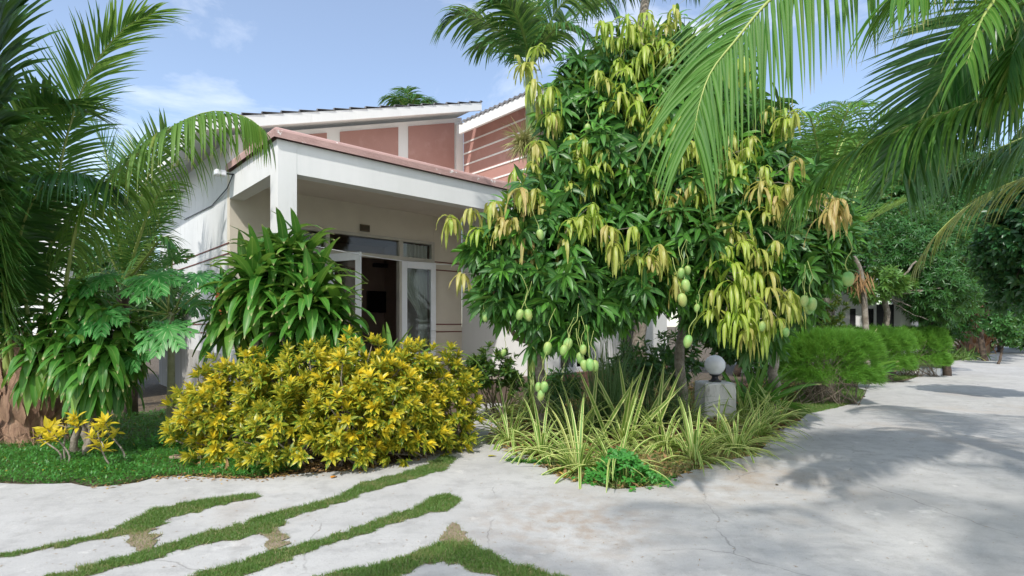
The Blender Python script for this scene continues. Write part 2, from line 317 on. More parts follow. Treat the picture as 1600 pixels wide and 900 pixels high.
def concrete():
    m,t,N,Lk=newmat('worn_concrete'); o=N('ShaderNodeOutputMaterial'); b=N('ShaderNodeBsdfPrincipled'); Lk(b.outputs[0],o.inputs[0]); b.inputs['Roughness'].default_value=.85
    g=N('ShaderNodeNewGeometry')
    def noise(s,d,r=.6,vec=None):
        n=N('ShaderNodeTexNoise'); n.inputs['Scale'].default_value=s; n.inputs['Detail'].default_value=d; n.inputs['Roughness'].default_value=r; Lk(vec or g.outputs['Position'],n.inputs['Vector']); return n.outputs['Fac']
    def rng(v,a,b_,c=0.,d=1.):
        n=N('ShaderNodeMapRange'); n.inputs[1].default_value=a; n.inputs[2].default_value=b_; n.inputs[3].default_value=c; n.inputs[4].default_value=d; Lk(v,n.inputs[0]); return n.outputs[0]
    def mix(f,a,c,mode='MIX'):
        n=N('ShaderNodeMixRGB'); n.blend_type=mode; Lk(f,n.inputs[0])
        for k,x in ((1,a),(2,c)):
            if isinstance(x,tuple): n.inputs[k].default_value=x
            else: Lk(x,n.inputs[k])
        return n.outputs[0]
    def mul(a,b_):
        n=N('ShaderNodeMath'); n.operation='MULTIPLY'; Lk(a,n.inputs[0]); Lk(b_,n.inputs[1]); return n.outputs[0]
    col=mix(rng(noise(.7,9),.35,.68),C(.40,.395,.385),C(.50,.495,.48))
    col=mix(rng(noise(4.5,8,.7),.48,.70),col,C(.34,.335,.325))
    col=mix(rng(noise(2.1,10,.72),.60,.66),col,C(.54,.53,.51))
    col=mix(rng(noise(.55,6),.56,.76),col,C(.40,.35,.30))
    # soil washed over the slab beside the lily bed
    sx=N('ShaderNodeSeparateXYZ'); Lk(g.outputs['Position'],sx.inputs[0])
    st=N('ShaderNodeVectorMath'); st.operation='DISTANCE'; Lk(g.outputs['Position'],st.inputs[0]); st.inputs[1].default_value=(.45,4.35,0)
    col=mix(mul(rng(st.outputs['Value'],1.0,.15,0,.8),rng(noise(6,9),.42,.62)),col,C(.33,.26,.20))
    st=N('ShaderNodeVectorMath'); st.operation='DISTANCE'; Lk(g.outputs['Position'],st.inputs[0]); st.inputs[1].default_value=(2.2,6.0,0)
    col=mix(mul(rng(st.outputs['Value'],1.7,.4,0,.75),rng(noise(3,9),.40,.62)),col,C(.34,.27,.20))
    fine=noise(95,3); col=mix(rng(fine,.60,.72,0,.6),col,C(.22,.21,.20)); col=mix(rng(noise(220,2),.58,.70,0,.35),col,C(.62,.61,.59))
    mp=N('ShaderNodeMapping'); mp.inputs['Scale'].default_value=(.35,2.2,1); mp.inputs['Rotation'].default_value=(0,0,-.5); Lk(g.outputs['Position'],mp.inputs[0])
    col=mix(rng(noise(3.2,9,.7,mp.outputs[0]),.52,.70,0,.55),col,C(.35,.345,.34)); col=mix(rng(noise(26,5,.7),.64,.70,0,.6),col,C(.26,.24,.21))
    # hairline cracks
    wv=N('ShaderNodeTexVoronoi'); wv.feature='DISTANCE_TO_EDGE'; wv.inputs['Scale'].default_value=.45
    wp=N('ShaderNodeMixRGB'); wp.blend_type='ADD'; wp.inputs[0].default_value=.22; Lk(g.outputs['Position'],wp.inputs[1]); nn=N('ShaderNodeTexNoise'); nn.inputs['Scale'].default_value=3; nn.inputs['Detail'].default_value=6; Lk(g.outputs['Position'],nn.inputs['Vector']); Lk(nn.outputs['Color'],wp.inputs[2]); Lk(wp.outputs[0],wv.inputs['Vector'])
    col=mix(mul(rng(wv.outputs['Distance'],.004,.0005,0,.5),rng(noise(.9,3),.50,.56)),col,C(.14,.13,.12))
    Lk(col,b.inputs['Base Color'])
    bn=N('ShaderNodeBump'); bn.inputs['Strength'].default_value=.5; bn.inputs['Distance'].default_value=.012; Lk(noise(22,12,.75),bn.inputs['Height']); Lk(bn.outputs[0],b.inputs['Normal'])
    return m
M_conc=concrete()
tag(poly_sheet('road',ragged(out),0.0,M_conc,th=.02),kind='structure')
ZC=.02
strips=[[(-60,884),(0,866),(100,848),(180,828),(230,800),(270,790),(340,778),(400,771),(405,778),(340,790),(280,806),(240,822),(215,833),(120,850),(0,873),(-60,892)],
 [(20,915),(75,900),(150,882),(220,862),(280,845),(330,828),(380,818),(440,799),(500,785),(540,771),(560,757),(600,747),(650,734),(700,711),(711,718),(690,736),(640,751),(580,769),(540,783),(480,801),(440,816),(425,832),(350,846),(290,858),(240,874),(180,889),(130,903),(80,916)],
 [(240,925),(290,902),(350,886),(420,862),(460,852),(520,839),(590,812),(655,791),(670,779),(700,773),(721,780),(700,798),(660,804),(600,823),(540,843),(490,859),(460,871),(420,886),(380,905),(330,925)],
 [(470,920),(500,900),(560,888),(620,875),(650,860),(690,848),(712,846),(740,852),(765,864),(790,880),(850,893),(900,903),(880,925),(800,912),(740,893),(720,885),(690,878),(660,885),(620,905),(600,925)]]
browns=[[(198,828),(242,826),(240,858),(215,868),(204,850)],[(408,826),(424,818),(452,850),(426,862),(412,842)],[(692,846),(695,826),(706,818),(722,826),(730,852),(712,862)]]
G=MB(); gm=MB()
for i,pl in enumerate(strips+browns):
    br=i>=len(strips); wpl=ragged([gnd(x,y,ZC) for x,y in pl],.05,.022)
    o=poly_sheet('grass_earth' if not br else 'bare_earth',wpl,ZC+(.004 if not br else .007),M_earth if not br else M_tan); tag(o,kind='structure')
    p=scatter(wpl,26000 if not br else 9000); p=p+RG.normal(0,.012,p.shape); n=len(p)
    if n:
        P=np.c_[p,np.full(n,ZC+.003)]; d=unit(np.c_[RG.normal(0,.45,(n,2)),np.ones(n)]); pt_=.5+.5*np.sin(p[:,0]*5.1+np.sin(p[:,1]*8))*np.sin(p[:,1]*11+p[:,0]*3); dry=(RG.random(n)<(.10+.55*pt_**3 if not br else .85))*1.
        cl=np.sin(p[:,0]*7+1)*np.cos(p[:,1]*9); L=(.020+.018*RG.random(n)+.008*cl)*(1 if not br else .8)
        G.add(*blades(P,d,sph(n),L,.0042,.7,2,prof_grass,0,age=dry*RG.random(n),flat=True))
tag(G.build('grass',L_grass),kind='stuff')
# stray grass on the soil and under the hedges
G=MB()
for poly,den,L0,dr in (([(1195,632),(1240,604),(1300,600),(1352,612),(1340,629),(1300,640),(1262,649),(1240,658)],9000,.07,.1),([(1355,584),(1392,597),(1440,588),(1482,573),(1482,565),(1420,570)],2600,.09,.1),
    ([(1484,567),(1552,549),(1552,538),(1470,545)],700,.16,.15),([(840,716),(872,745),(910,758),(960,767),(1030,760),(1062,744),(1170,714),(1200,690),(1000,690)],2500,.09,.45)):
    wp=[gnd(*q) for q in poly]; p=scatter(wp,den); n=len(p); P=np.c_[p,np.zeros(n)]
    G.add(*blades(P,unit(np.c_[RG.normal(0,.45,(n,2)),np.ones(n)]),sph(n),L0*(.5+RG.random(n)),.006,.8,2,prof_grass,0,age=(RG.random(n)<dr)*.9,flat=True))
tag(G.build('long_grass',L_grass),kind='stuff')
# green creeping cover in the left bed
bed=[gnd(*q) for q in [(-200,756),(0,756),(60,759),(110,757),(150,763),(190,760),(240,749),(280,746),(340,748),(400,750),(440,742),(470,738),(480,690),(420,665),(300,640),(180,655),(0,655),(-200,660)]]
G=MB(); p=scatter(bed,5200); n=len(p)
cl=.5+.5*np.sin(p[:,0]*3.1+np.cos(p[:,1]*4))*np.cos(p[:,1]*3.7)
edge=p[:,1]<5.75; keep=RG.random(n)<np.where(edge,.75,1)*(.45+.55*cl)*np.where(p[:,1]>7.3,.5,1); p=p[keep]; cl=cl[keep]; n=len(p)
P=np.c_[p,.01+.07*RG.random(n)*(.4+cl)]; d=unit(np.c_[RG.normal(0,1,(n,2)),.5+RG.random(n)])
G.add(*blades(P,d,[0,0,1],.030+.022*RG.random(n),.020,.6,2,prof_ovate,.1,age=(RG.random(n)<.012)*1.))
k=RG.random(n)<.35; G.add(*blades(P[k]-[0,0,.02],unit(np.c_[RG.normal(0,.5,(k.sum(),2)),np.ones(k.sum())]),sph(k.sum()),.09,.006,.8,2,prof_grass,0,flat=True))
tag(G.build('ground_cover',L_cover),kind='stuff')
G=MB(); pl=[gnd(*q) for q in [(1050,748),(1000,768),(880,752),(800,712),(760,690),(780,640),(1000,610),(1250,600),(1250,655),(1180,712)]]+[]
p=scatter(pl,420); p2=scatter([gnd(*q) for q in [(300,752),(480,742),(560,734),(700,696),(735,665),(640,660),(300,680)]],420); p3=scatter([(1,8.5),(4.6,9.5),(9,16),(3,15)],90); p4=scatter([(-9,5.9),(-1,5.9),(-2,9.5),(-9,9.5)],45); p=np.vstack([p,p2,p3,p4]); n=len(p)
G.add(*blades(np.c_[p,.012+.02*RG.random(n)],np.c_[RG.normal(0,1,(n,2)),RG.normal(.1,.25,n)],[0,0,1],.07+.06*RG.random(n),.035,.5,3,prof_ovate,.2,age=(RG.random(n)<.15)*.8,wav=.1))
tag(G.build('leaf_litter',M_litter),kind='stuff')
G=MB(); ed_=[gnd(*q) for q in [(150,762),(240,750),(280,747),(340,749),(400,752),(440,746),(520,741),(560,735),(600,730),(640,722),(672,712),(700,698)]]
ee=np.array(ed_); i=RG.integers(0,len(ee)-1,420); u=RG.random((420,1)); p=ee[i]*(1-u)+ee[i+1]*u; p[:,:2]+=RG.normal(0,.07,(420,2)); p[:,2]=.026
G.add(*blades(p,np.c_[RG.normal(0,1,(420,2)),RG.normal(.1,.2,420)],[0,0,1],.03+.05*RG.random(420),.024,.4,2,prof_ovate,.2,age=(RG.random(420)<.2)*.8)); tag(G.build('edge_litter',M_litter),kind='stuff')
# small specks of grit and twig bits lying on the concrete
G=MB(); p=scatter([gnd(*q) for q in [(0,895),(1600,895),(1600,620),(1300,650),(1000,775),(800,730),(400,770),(0,770)]],34); n=len(p)
G.add(*blades(np.c_[p,np.full(n,ZC+.004)],np.c_[RG.normal(0,1,(n,2)),np.zeros(n)],[0,0,1],.008+.035*RG.random(n)**3,.007,.0,2,prof_ovate,.25)); tag(G.build('grit',M_litter),kind='stuff')

# ---------------------------------------------------------------- house (local x along the front, y into the depth)
CN=np.array([-.4318*8.2,8.2,0]); UA=math.atan2(.674,.738)
US=np.array([math.cos(UA),math.sin(UA),0]); VS=np.array([-math.sin(UA),math.cos(UA),0])
def hp(s,v,z): return CN+US*s+VS*v+np.array([0,0,z])
def on_plane(x,y,v):               # local (s,z) on the house plane y=v seen at a pixel
    r=(x-CX)/F; p=hp(0,v,0); s=(r*p[1]-p[0])/(US[0]-r*US[1]); Y=p[1]+s*US[1]; return s,EYE+(HY-y)/F*Y
house=root('house','white bungalow with dusty pink coping, deep porch and open white door','house',CN,None,UA)
def hb(name,mat,boxes,parent=None,bevel=.006,smooth=False):
    m=MB()
    for a,b in boxes: m.box(a,b)
    o=m.build(name,mat,None,smooth=smooth,bevel=bevel); o.parent=parent or house; return o
FL=.5
hb('porch_column',M_white,[((0,0,0),(.30,.30,4.412))],bevel=.006)
hb('porch_beam',M_white,[((.301,.002,3.93),(5.35,.25,4.41)),((.002,.301,3.93),(.25,2.47,4.41))],bevel=0)
hb('porch_ceiling',M_soffit,[((.25,.25,4.22),(5.35,2.47,4.40))])
# rounded coping
def coping(name,pts,w,h):
    m=MB(); a=np.linspace(0,PI,9); pr=[(w/2,0)]+[(w/2*math.cos(t)**1 if 1 else 0,h*.55+h*.45*math.sin(t)) for t in a]+[(-w/2,0)]
    P=np.asarray(pts,float); V=[]
    for i in range(len(P)):
        if i==0: T=P[1]-P[0]
        elif i==len(P)-1: T=P[-1]-P[-2]
        else: T=unit(P[i]-P[i-1])+unit(P[i+1]-P[i])
        T=unit(T); S=np.array([T[1],-T[0],0]); sc=1 if i in(0,len(P)-1) else 1/max(.5,unit(P[i]-P[i-1])@T)
        for q,z in pr: V.append(P[i]+S*q*sc+np.array([0,0,z]))
    k=len(pr); Fc=[(i*k+j,(i+1)*k+j,(i+1)*k+j+1,i*k+j+1) for i in range(len(P)-1) for j in range(k-1)]
    m.add(V,Fc); m.ngon(list(range(k))); m.ngon(list(range((len(P)-1)*k,len(P)*k))[::-1]); o=m.build(name,M_coping,smooth=False); o.parent=house; return o
coping('coping',[(5.34,.10,4.413),(2.5,.10,4.413),(.10,.10,4.413),(.10,1.3,4.413),(.10,2.46,4.413)],.34,.19)
# walls
hb('side_wall',M_side,[((0,2.62,1.05),(.15,9.0,5.05))]); 
hb('side_wall_base',M_low,[((-.02,2.62,0),(.15,9.0,1.047))])
hb('porch_side_parapet',M_white,[((0,.31,0),(.14,2.46,1.15))])
bw=[((0,2.47,0),(.95,2.62,4.40)),((4.5,2.47,0),(5.35,2.62,4.40)),((.95,2.47,3.59),(4.5,2.62,4.40)),((.95,2.47,0),(4.5,2.62,FL))]
hb('porch_wall',M_cream,bw)
hb('porch_floor',M_roomfl,[((.15,.02,.0),(5.34,2.465,FL-.01))])
# gable wall with sloping top and pink panels
def slab(name,mat,pts,y0,y1,parent=None,bevel=0):
    m=MB(); n=len(pts); V=[(x,y0,z) for x,z in pts]+[(x,y1,z) for x,z in pts]; m.add(V,[(i,(i+1)%n,n+(i+1)%n,n+i) for i in range(n)]); m.ngon(list(range(n))); m.ngon(list(range(n,2*n))[::-1])
    o=m.build(name,mat,smooth=False,bevel=bevel); o.parent=parent or house; return o
slab('gable_wall',M_white,[(0,4.41),(5.35,4.41),(5.35,5.10+.318*5.35),(0,5.10)],2.475,2.62)
for a,b in ((.25,1.85),(2.14,3.53),(3.80,5.11)):
    slab('pink_panel',M_pink,[(a,4.55),(b,4.55),(b,5.0+.315*b),(a,5.0+.315*a)],2.455,2.474)
slab('gable_pilaster',M_white,[(5.14,4.41),(5.35,4.41),(5.35,6.62),(5.14,6.56)],2.40,2.453)
# main roof: white verge board, soffit, stepped tiles
def zr(x): return 5.32+.318*x
slab('verge_board',M_white,[(-.6,zr(-.6)-.24),(5.5,zr(5.5)-.22),(5.5,zr(5.5)-.03),(-.6,zr(-.6)-.03)],1.87,1.93)
slab('eave_soffit',M_white,[(-.6,zr(-.6)-.12),(5.5,zr(5.5)-.12),(5.5,zr(5.5)-.06),(-.6,zr(-.6)-.06)],1.932,9.4)
hb('eave_board',M_white,[((-.66,1.87,zr(-.6)-.26),(-.605,9.4,zr(-.6)-.04))])
def tiles(name,x0,x1,y0,y1,zf,step=.34,wave=.16):
    m=MB(); ny=int((y1-y0)/wave*4); ys=np.linspace(y0,y1,ny+1); k=int(math.ceil((x1-x0)/step))
    for i in range(k):
        a=x0+i*step; b=min(x1,a+step+.03); V=[]
        for yy in ys:
            w=.018*math.sin((yy-y0)/wave*2*PI)
            V+= [(a,yy,zf(a)+.035+w-.03),(a,yy,zf(a)+.055+w),(b,yy,zf(b)+.012+w)]
        n=len(ys); Fc=[(3*j+c,3*j+3+c,3*j+4+c,3*j+1+c) for j in range(n-1) for c in (0,1)]; m.add(V,Fc)
    o=m.build(name,M_tile,smooth=False); o.parent=house; return o
tiles('roof_tiles',-.64,5.53,1.85,9.3,lambda x:zr(x)-.04,.34)
# projecting block
hb('block_side_wall',M_white,[((5.35,-.10,0),(5.50,2.47,4.60))])
hb('block_pink_wall',M_pink,[((5.353,-.10,4.603),(5.50,2.40,6.42))])
for z in (6.13,5.86,5.58,5.30,5.02,4.76): hb('white_band',M_white,[((5.335,-.11,z-.018),(5.352,2.39,z+.018))],bevel=0)
hb('block_front_wall',M_white,[((5.50,-.10,FL),(6.15,.05,4.6)),((7.35,-.10,FL),(8.45,.05,4.6)),((6.15,-.10,2.75),(7.35,.05,4.6)),((9.4,-.10,FL),(10.6,.05,4.6)),((8.45,-.10,3.1),(9.4,.05,4.6))])
hb('brick_plinth',M_brick,[((5.51,-.14,0),(10.6,.05,FL-.003))])
slab('block_gable',M_pink,[(5.51,4.603),(10.6,4.603),(10.6,6.45),(8.0,7.2),(5.51,6.44)],-.09,.05)
def zb(x): return 6.36+.318*(x-4.85)
slab('block_soffit',M_white,[(4.86,zb(4.86)-.14),(8.0,zb(8.0)-.14),(8.0,zb(8)-.05),(4.86,zb(4.86)-.05)],-.69,1.86)
hb('block_eave_board',M_white,[((4.80,-.75,zb(4.85)-.26),(4.857,1.86,zb(4.85)-.03))])
slab('block_verge_board',M_white,[(4.86,zb(4.86)-.26),(8.0,zb(8.0)-.26),(11.1,zb(4.9)-.26),(11.1,zb(4.9)),(8.0,zb(8)-.03),(4.86,zb(4.86)-.03)],-.75,-.692)
tiles('roof_tiles',4.78,8.0,-.78,1.84,lambda x:zb(x)-.02,.34)
# front of block: french window, railing, posts
f=hb('window_frame',M_wframe,[((6.15,-.06,FL),(6.23,0,2.75)),((7.27,-.06,FL),(7.35,0,2.75)),((6.23,-.06,2.67),(7.27,0,2.75)),((6.23,-.06,FL),(7.27,0,FL+.12)),((6.70,-.06,FL+.12),(6.80,0,2.67))])
hb('pane',M_glass,[((6.23,-.035,FL+.12),(6.70,-.03,2.67)),((6.80,-.035,FL+.12),(7.27,-.03,2.67))],f,0)
r=hb('porch_railing',M_dark,[((8.45,-.05,FL+.12),(9.4,-.01,FL+.16)),((8.45,-.05,FL+1.0),(9.4,-.01,FL+1.05))]+[((8.5+.14*i,-.045,FL+.16),(8.54+.14*i,-.015,FL+1.0)) for i in range(7)],bevel=0)
hb('block_room_wall',M_cream,[((5.5,2.2,0),(10.6,2.3,4.5)),((10.45,.05,0),(10.6,2.2,4.5))])
# red-brown lines
ls=[]
for z in (3.12,2.93,1.62,1.44,):
    for bx in (((-.012,2.47,z-.010),(-.001,8.9,z+.010)),((4.53,2.458,z-.013),(5.34,2.469,z+.013)),((.15,2.458,z-.013),(.93,2.469,z+.013))): hb('trim_line',M_red,[bx],bevel=0)
# door set: cream frame, transom panes, two open white leaves
fr=hb('door_frame',M_cframe,[((.95,2.42,3.52),(4.5,2.56,3.585)),((.95,2.42,3.08),(4.5,2.56,3.17)),((.95,2.42,FL),(1.02,2.56,3.08)),((.95,2.42,3.17),(1.02,2.56,3.52)),((1.82,2.42,FL),(1.90,2.56,3.08)),((1.82,2.42,3.17),(1.90,2.56,3.52)),((3.54,2.42,FL),(3.64,2.56,3.08)),((3.54,2.42,3.17),(3.64,2.56,3.52)),((4.43,2.42,FL),(4.497,2.56,3.08)),((4.43,2.42,3.17),(4.497,2.56,3.52))])
for a,b in ((1.02,1.82),(1.90,3.54),(3.64,4.43)): hb('transom_pane',M_glass,[((a,2.49,3.17),(b,2.495,3.52))],fr,0)
for a,b in ((1.02,1.82),(3.64,4.43)): hb('side_pane',M_glass,[((a,2.49,FL+.05),(b,2.495,3.08))],fr,0)
def door_leaf(hx,ang,w=.84):
    m=MB(); z0,z1=FL+.02,3.07
    for a,b in (((0,0,z0),(.13,.045,z1)),((w-.13,0,z0),(w,.045,z1)),((.13,0,z1-.16),(w-.13,.045,z1)),((.13,0,z0),(w-.13,.045,z0+.45))): m.box(a,b)
    o=m.build('door_leaf',M_wframe,smooth=False,bevel=.006); o.parent=house; o.location=(hx,2.41,0); o.rotation_euler=(0,0,ang)
    m=MB(); m.box((.13,.02,z0+.45),(w-.13,.024,z1-.16)); g=m.build('pane',M_glass,smooth=False); g.parent=o
    m=MB(); tube(m,[(w-.05,-.03,1.48),(w-.05,-.07,1.48),(w-.16,-.075,1.48)],.011,8); h=m.build('handle',M_wframe); h.parent=o
    return o
door_leaf(1.86,math.radians(-68)); door_leaf(3.60,math.radians(-7.5),.86)
# room
hb('room_wall',M_room,[((.2,6.0,0),(5.2,6.1,4.2)),((.16,2.63,0),(.26,6.0,4.2)),((5.16,2.63,0),(5.26,6.0,4.2)),((.26,2.63,3.9),(5.16,6.0,4.0))],bevel=0)
hb('room_floor',M_roomfl,[((.27,2.63,FL-.1),(5.15,5.99,FL))],bevel=0)
m=MB(); m.box((2.7,1.0,4.195),(2.98,1.28,4.219)); o=m.build('ceiling_light',M_wframe,smooth=False,bevel=.01); o.parent=house
def wall_item(name,x,y,v,w,h,d,mat,label,cat,bev=.006):
    s,z=on_plane(x,y,v); p=hp(s,v,z); m=MB(); m.box((-w/2,-d,-h/2),(w/2,0,h/2)); o=m.build(name,mat,smooth=False,bevel=bev); o.location=Vector(p); o.rotation_euler=(0,0,UA); tag(o,label,cat); return o
wall_item('television',597,472,5.96,1.0,.62,.06,M_black,'black flat television on the far wall of the dark room','television')
ac=wall_item('air_conditioner',602,416,5.96,.85,.12,.16,M_dark,'dark slim slot unit high on the room wall above the television','vent',.02)
bd=root('armchair','low maroon seat standing inside the dark room under the television','armchair',hp(3.3,5.2,FL),None,UA)
for nm,a,b in (('seat',(-.4,-.35,.15),(.4,.4,.42)),('backrest',(-.4,.28,.43),(.4,.42,.95)),('armrest',(-.52,-.35,.1),(-.405,.42,.62)),('armrest',(.405,-.35,.1),(.52,.42,.62))):
    m=MB(); m.box(a,b); o=m.build(nm,M_bed,smooth=True,bevel=.04); o.parent=bd
s,z=on_plane(570,356.5,2.45); npl=root('name_plate','small dark bronze name plate on cream wall above the door','sign',hp(s,2.455,z),None,UA)
m=MB(); m.box((-.115,-.02,-.075),(.115,0,.075)); o=m.build('plate',M_brass,smooth=False,bevel=.004); o.parent=npl
for zz in (-.06,.06): m=MB(); m.box((-.105,-.023,zz-.004),(.105,-.0205,zz+.004)); o=m.build('border_line',M_gold,smooth=False); o.parent=npl
# curtains
def curtain(s0,s1,z0,z1,v,label,tied=False):
    m=MB(); nx,nz=60,30; V=[]
    for j in range(nz+1):
        tz=j/nz; z=z1+(z0-z1)*tz
        for i in range(nx+1):
            u=i/nx; w=1.
            if tied:                       # gathered towards the right-hand jamb at mid height
                q=math.exp(-((tz-.62)/.22)**2); w=1-.72*q if tz<.62 else 1-.72*math.exp(-((tz-.62)/.5)**2)
            s=s1-(s1-s0)*(1-u)*w
            V.append((s,v+.03*math.sin(u*44+tz*1.5)*(.5+.5*w)+.015*math.sin(u*17+2),z))
    Fc=[(j*(nx+1)+i,j*(nx+1)+i+1,(j+1)*(nx+1)+i+1,(j+1)*(nx+1)+i) for j in range(nz) for i in range(nx)]
    A=np.tile([.3,.5,.5,0],(len(V),1)); m.add(V,Fc,A); o=m.build('curtain',M_curtain); o.location=Vector(CN); o.rotation_euler=(0,0,UA); tag(o,label,'curtain'); return o
curtain(3.62,4.42,FL+.1,3.5,2.62,'pale sheer curtain tied aside behind the right-hand door leaf',True)
curtain(.98,1.80,FL+.1,3.5,2.62,'pale sheer curtain hanging behind the left-hand door leaf')
# wash line, floodlight, cable on the side
m=MB(); a=at(552,392,10.2); b=at(735,409,11.5); pts=[a+(b-a)*t+np.array([0,0,-.05*math.sin(PI*t)]) for t in np.linspace(0,1,14)]; tube(m,pts,.006,5)
# anchored to the block wall and the column
a2=hp(.15,-.0,2.9); 
m=MB(); A_=hp(.31,.15,2.90); B_=hp(5.34,1.75,3.03); pts=[A_+(B_-A_)*t+np.array([0,0,-.10*math.sin(PI*t)]) for t in np.linspace(0,1,20)]; tube(m,pts,.007,5)
tag(m.build('washing_line',M_rope),'thin white washing line strung across the porch','washing line')
fl=root('floodlight','small white floodlight on a bracket at the porch beam corner','light',hp(-.02,2.2,4.35),None,UA)
m=MB(); m.box((-.30,-.09,-.10),(-.12,.09,.0)); o=m.build('lamp_head',M_wframe,smooth=False,bevel=.02); o.parent=fl
m=MB(); tube(m,[(-.12,0,-.04),(0.02,0,-.03)],.015,6); o=m.build('bracket',M_dark); o.parent=fl
m=MB(); tube(m,[hp(-.02,2.2,4.3),hp(-.03,2.5,4.12),hp(-.02,3.6,3.98),hp(-.02,6,4.05)],.010,5); tag(m.build('cable',M_dark),'dark cable sagging along the white side wall','cable')
oc=hp(-.06,2.75,2.08); m=MB(); m.box((-.05,-.24,-.30),(0.045,.24,.30)); o=m.build('notice_board',M_orange,smooth=False,bevel=.02); o.location=Vector(oc); o.rotation_euler=(0,0,UA); tag(o,'orange panel on the side wall behind the dracaena','panel')

# neighbour wall at the far left
nb=root('garden_wall','white rendered wall with a red base band at the far left','wall',(-9.5,10.6,0))
def wb(name,mat,a,b,parent,bev=.01):
    m=MB(); m.box(a,b); o=m.build(name,mat,parent,smooth=False,bevel=bev,loc=wloc(parent)); return o
wb('wall_body',M_side,(-14,10.5,.52),(-8.6,10.7,3.9),nb); wb('base_band',M_pink,(-14.0,10.46,.20),(-8.58,10.7,.517),nb); wb('footing',M_low,(-14,10.42,0),(-8.56,10.7,.197),nb)

# lamp on its pillar
pc=gnd(1117,652); PY=pc[1]; pw=.27
m=MB(); m.box((pc[0]-pw,PY-pw,0),(pc[0]+pw,PY+pw,EYE+(HY-599)/F*(PY-pw)))
M_pillar=solid('whitewashed_concrete',C(.84,.83,.80),C(.66,.65,.61),.9,5,9,.5,30,c3=C(.25,.24,.20),s3=7,lo3=.58,hi3=.72,stretch=(1,1,.4))
o=m.build('lamp_pillar',M_pillar,None,smooth=False,bevel=.03,loc=(pc[0],PY,0)); tag(o,'squat weathered white concrete pillar carrying the globe lamp','pillar')
zt=EYE+(HY-599)/F*(PY-pw)
lp=root('globe_lamp','white opal globe lamp on the squat concrete pillar','lamp',(pc[0],PY,zt))
m=MB(); lathe(m,(pc[0],PY,zt),[(.0,.003),(.105,.003),(.105,.02),(.07,.035),(.05,.075),(.055,.10),(.09,.115),(.09,.13),(0,.13)],20); m.build('lamp_base',M_dark,lp)
m=MB(); R=.175; lathe(m,(pc[0],PY,zt+.115+R),[(max(.001,R*math.sin(a)),-R*math.cos(a)) for a in np.linspace(.35,PI,16)],28)
M_opal=solid('opal_globe',C(.92,.93,.95),rough=.18); m.build('globe',M_opal,lp)
# ---------------------------------------------------------------- planting helpers
def rosettes(P, Ax, k, L, Wd, tilt=(.5,1.5), droop=.8, M=4, prof=prof_lance, age=None, fold=.14, wav=0., jit=.15, Lj=.25, flat=False):
    P=np.asarray(P,float); n=len(P); Ax=unit(Ax+np.zeros((n,3)))
    ref=np.where(np.abs(Ax[:,2:3])<.9,np.array([[0,0,1.]]),np.array([[1.,0,0]])); X=unit(np.cross(Ax,ref)); Y=np.cross(Ax,X)
    i=np.tile(np.arange(k),n); r=np.repeat(np.arange(n),k)
    az=i*2.39996+np.repeat(RG.random(n)*6.28,k)+RG.normal(0,.15,n*k)
    f=(i+.5)/k; th=tilt[0]+(tilt[1]-tilt[0])*f+RG.normal(0,jit,n*k)
    rad=X[r]*np.cos(az)[:,None]+Y[r]*np.sin(az)[:,None]
    D=unit(Ax[r]*np.cos(th)[:,None]+rad*np.sin(th)[:,None]); U=Ax[r]*np.sin(th)[:,None]-rad*np.cos(th)[:,None]
    Ls=L*(1-Lj/2+Lj*RG.random(n*k))*(.7+.3*np.sin(np.clip(f*1.6+.35,0,1.57))); Ls=Ls*np.repeat(.85+.3*RG.random(n),k)
    ag=np.clip(age(f,r),0,1) if age is not None else 0.
    return blades(P[r]-Ax[r]*(f*L*.25)[:,None],D,U,Ls,Wd*Ls/L,droop*(.7+.6*RG.random(n*k)),M,prof,fold,age=ag,wav=wav,flat=flat)
def frond(name, pts, LL, n=70, w=.045, mat=L_coco, droop=1.0, ang=(1.25,.45), rr=.022, start=.12, parent=None, age=.0, lift=.1, rmat=None, up=(0,0,1), gap=.0, M=5, squash=.6, sides=(1,-1), base_r=None):
    m=MB(); S_=spline(pts,26); t=np.linspace(0,1,26); R=(base_r or rr*1.5)*(1-t)**1.2*1.0+rr*.25*(1-t*.6); tube(m,S_,R,6,1,squash=squash)
    seg=np.linalg.norm(np.diff(S_,axis=0),axis=1); cum=np.concatenate([[0],np.cumsum(seg)])/seg.sum()
    for sd_ in sides:
        tt=start+(1-start)*(np.arange(n)+RG.random(n)*.5)/n; tt=np.clip(tt,0,.999)
        if gap: tt=tt[RG.random(len(tt))>gap]
        P=np.stack([np.interp(tt,cum,S_[:,c]) for c in range(3)],1); T=unit(np.stack([np.interp(tt,cum,np.gradient(S_[:,c])) for c in range(3)],1))
        Sv=unit(np.cross(T,np.array(up,float))); B=np.cross(Sv,T); u=(tt-start)/(1-start)
        a=ang[0]+(ang[1]-ang[0])*u+RG.normal(0,.05,len(tt))
        D=T*np.cos(a)[:,None]+sd_*Sv*np.sin(a)[:,None]+B*(lift+RG.normal(0,.07,len(tt)))[:,None]
        Ln=LL*(np.sin(np.clip(.35+u*2.35,0,PI))**.7)*(.9+.2*RG.random(len(tt)))
        ag=np.clip(age+.5*(RG.random(len(tt))<.06)*RG.random(len(tt)),0,1)
        m.add(*blades(P,D,B*1.+Sv*.0,Ln,w,droop*(.75+.5*RG.random(len(tt))),M,prof_palm,.22,age=ag),0)
    return m.build(name,[mat,rmat or M_rachis],parent)
def pp(L_): return [at(*q) for q in L_]
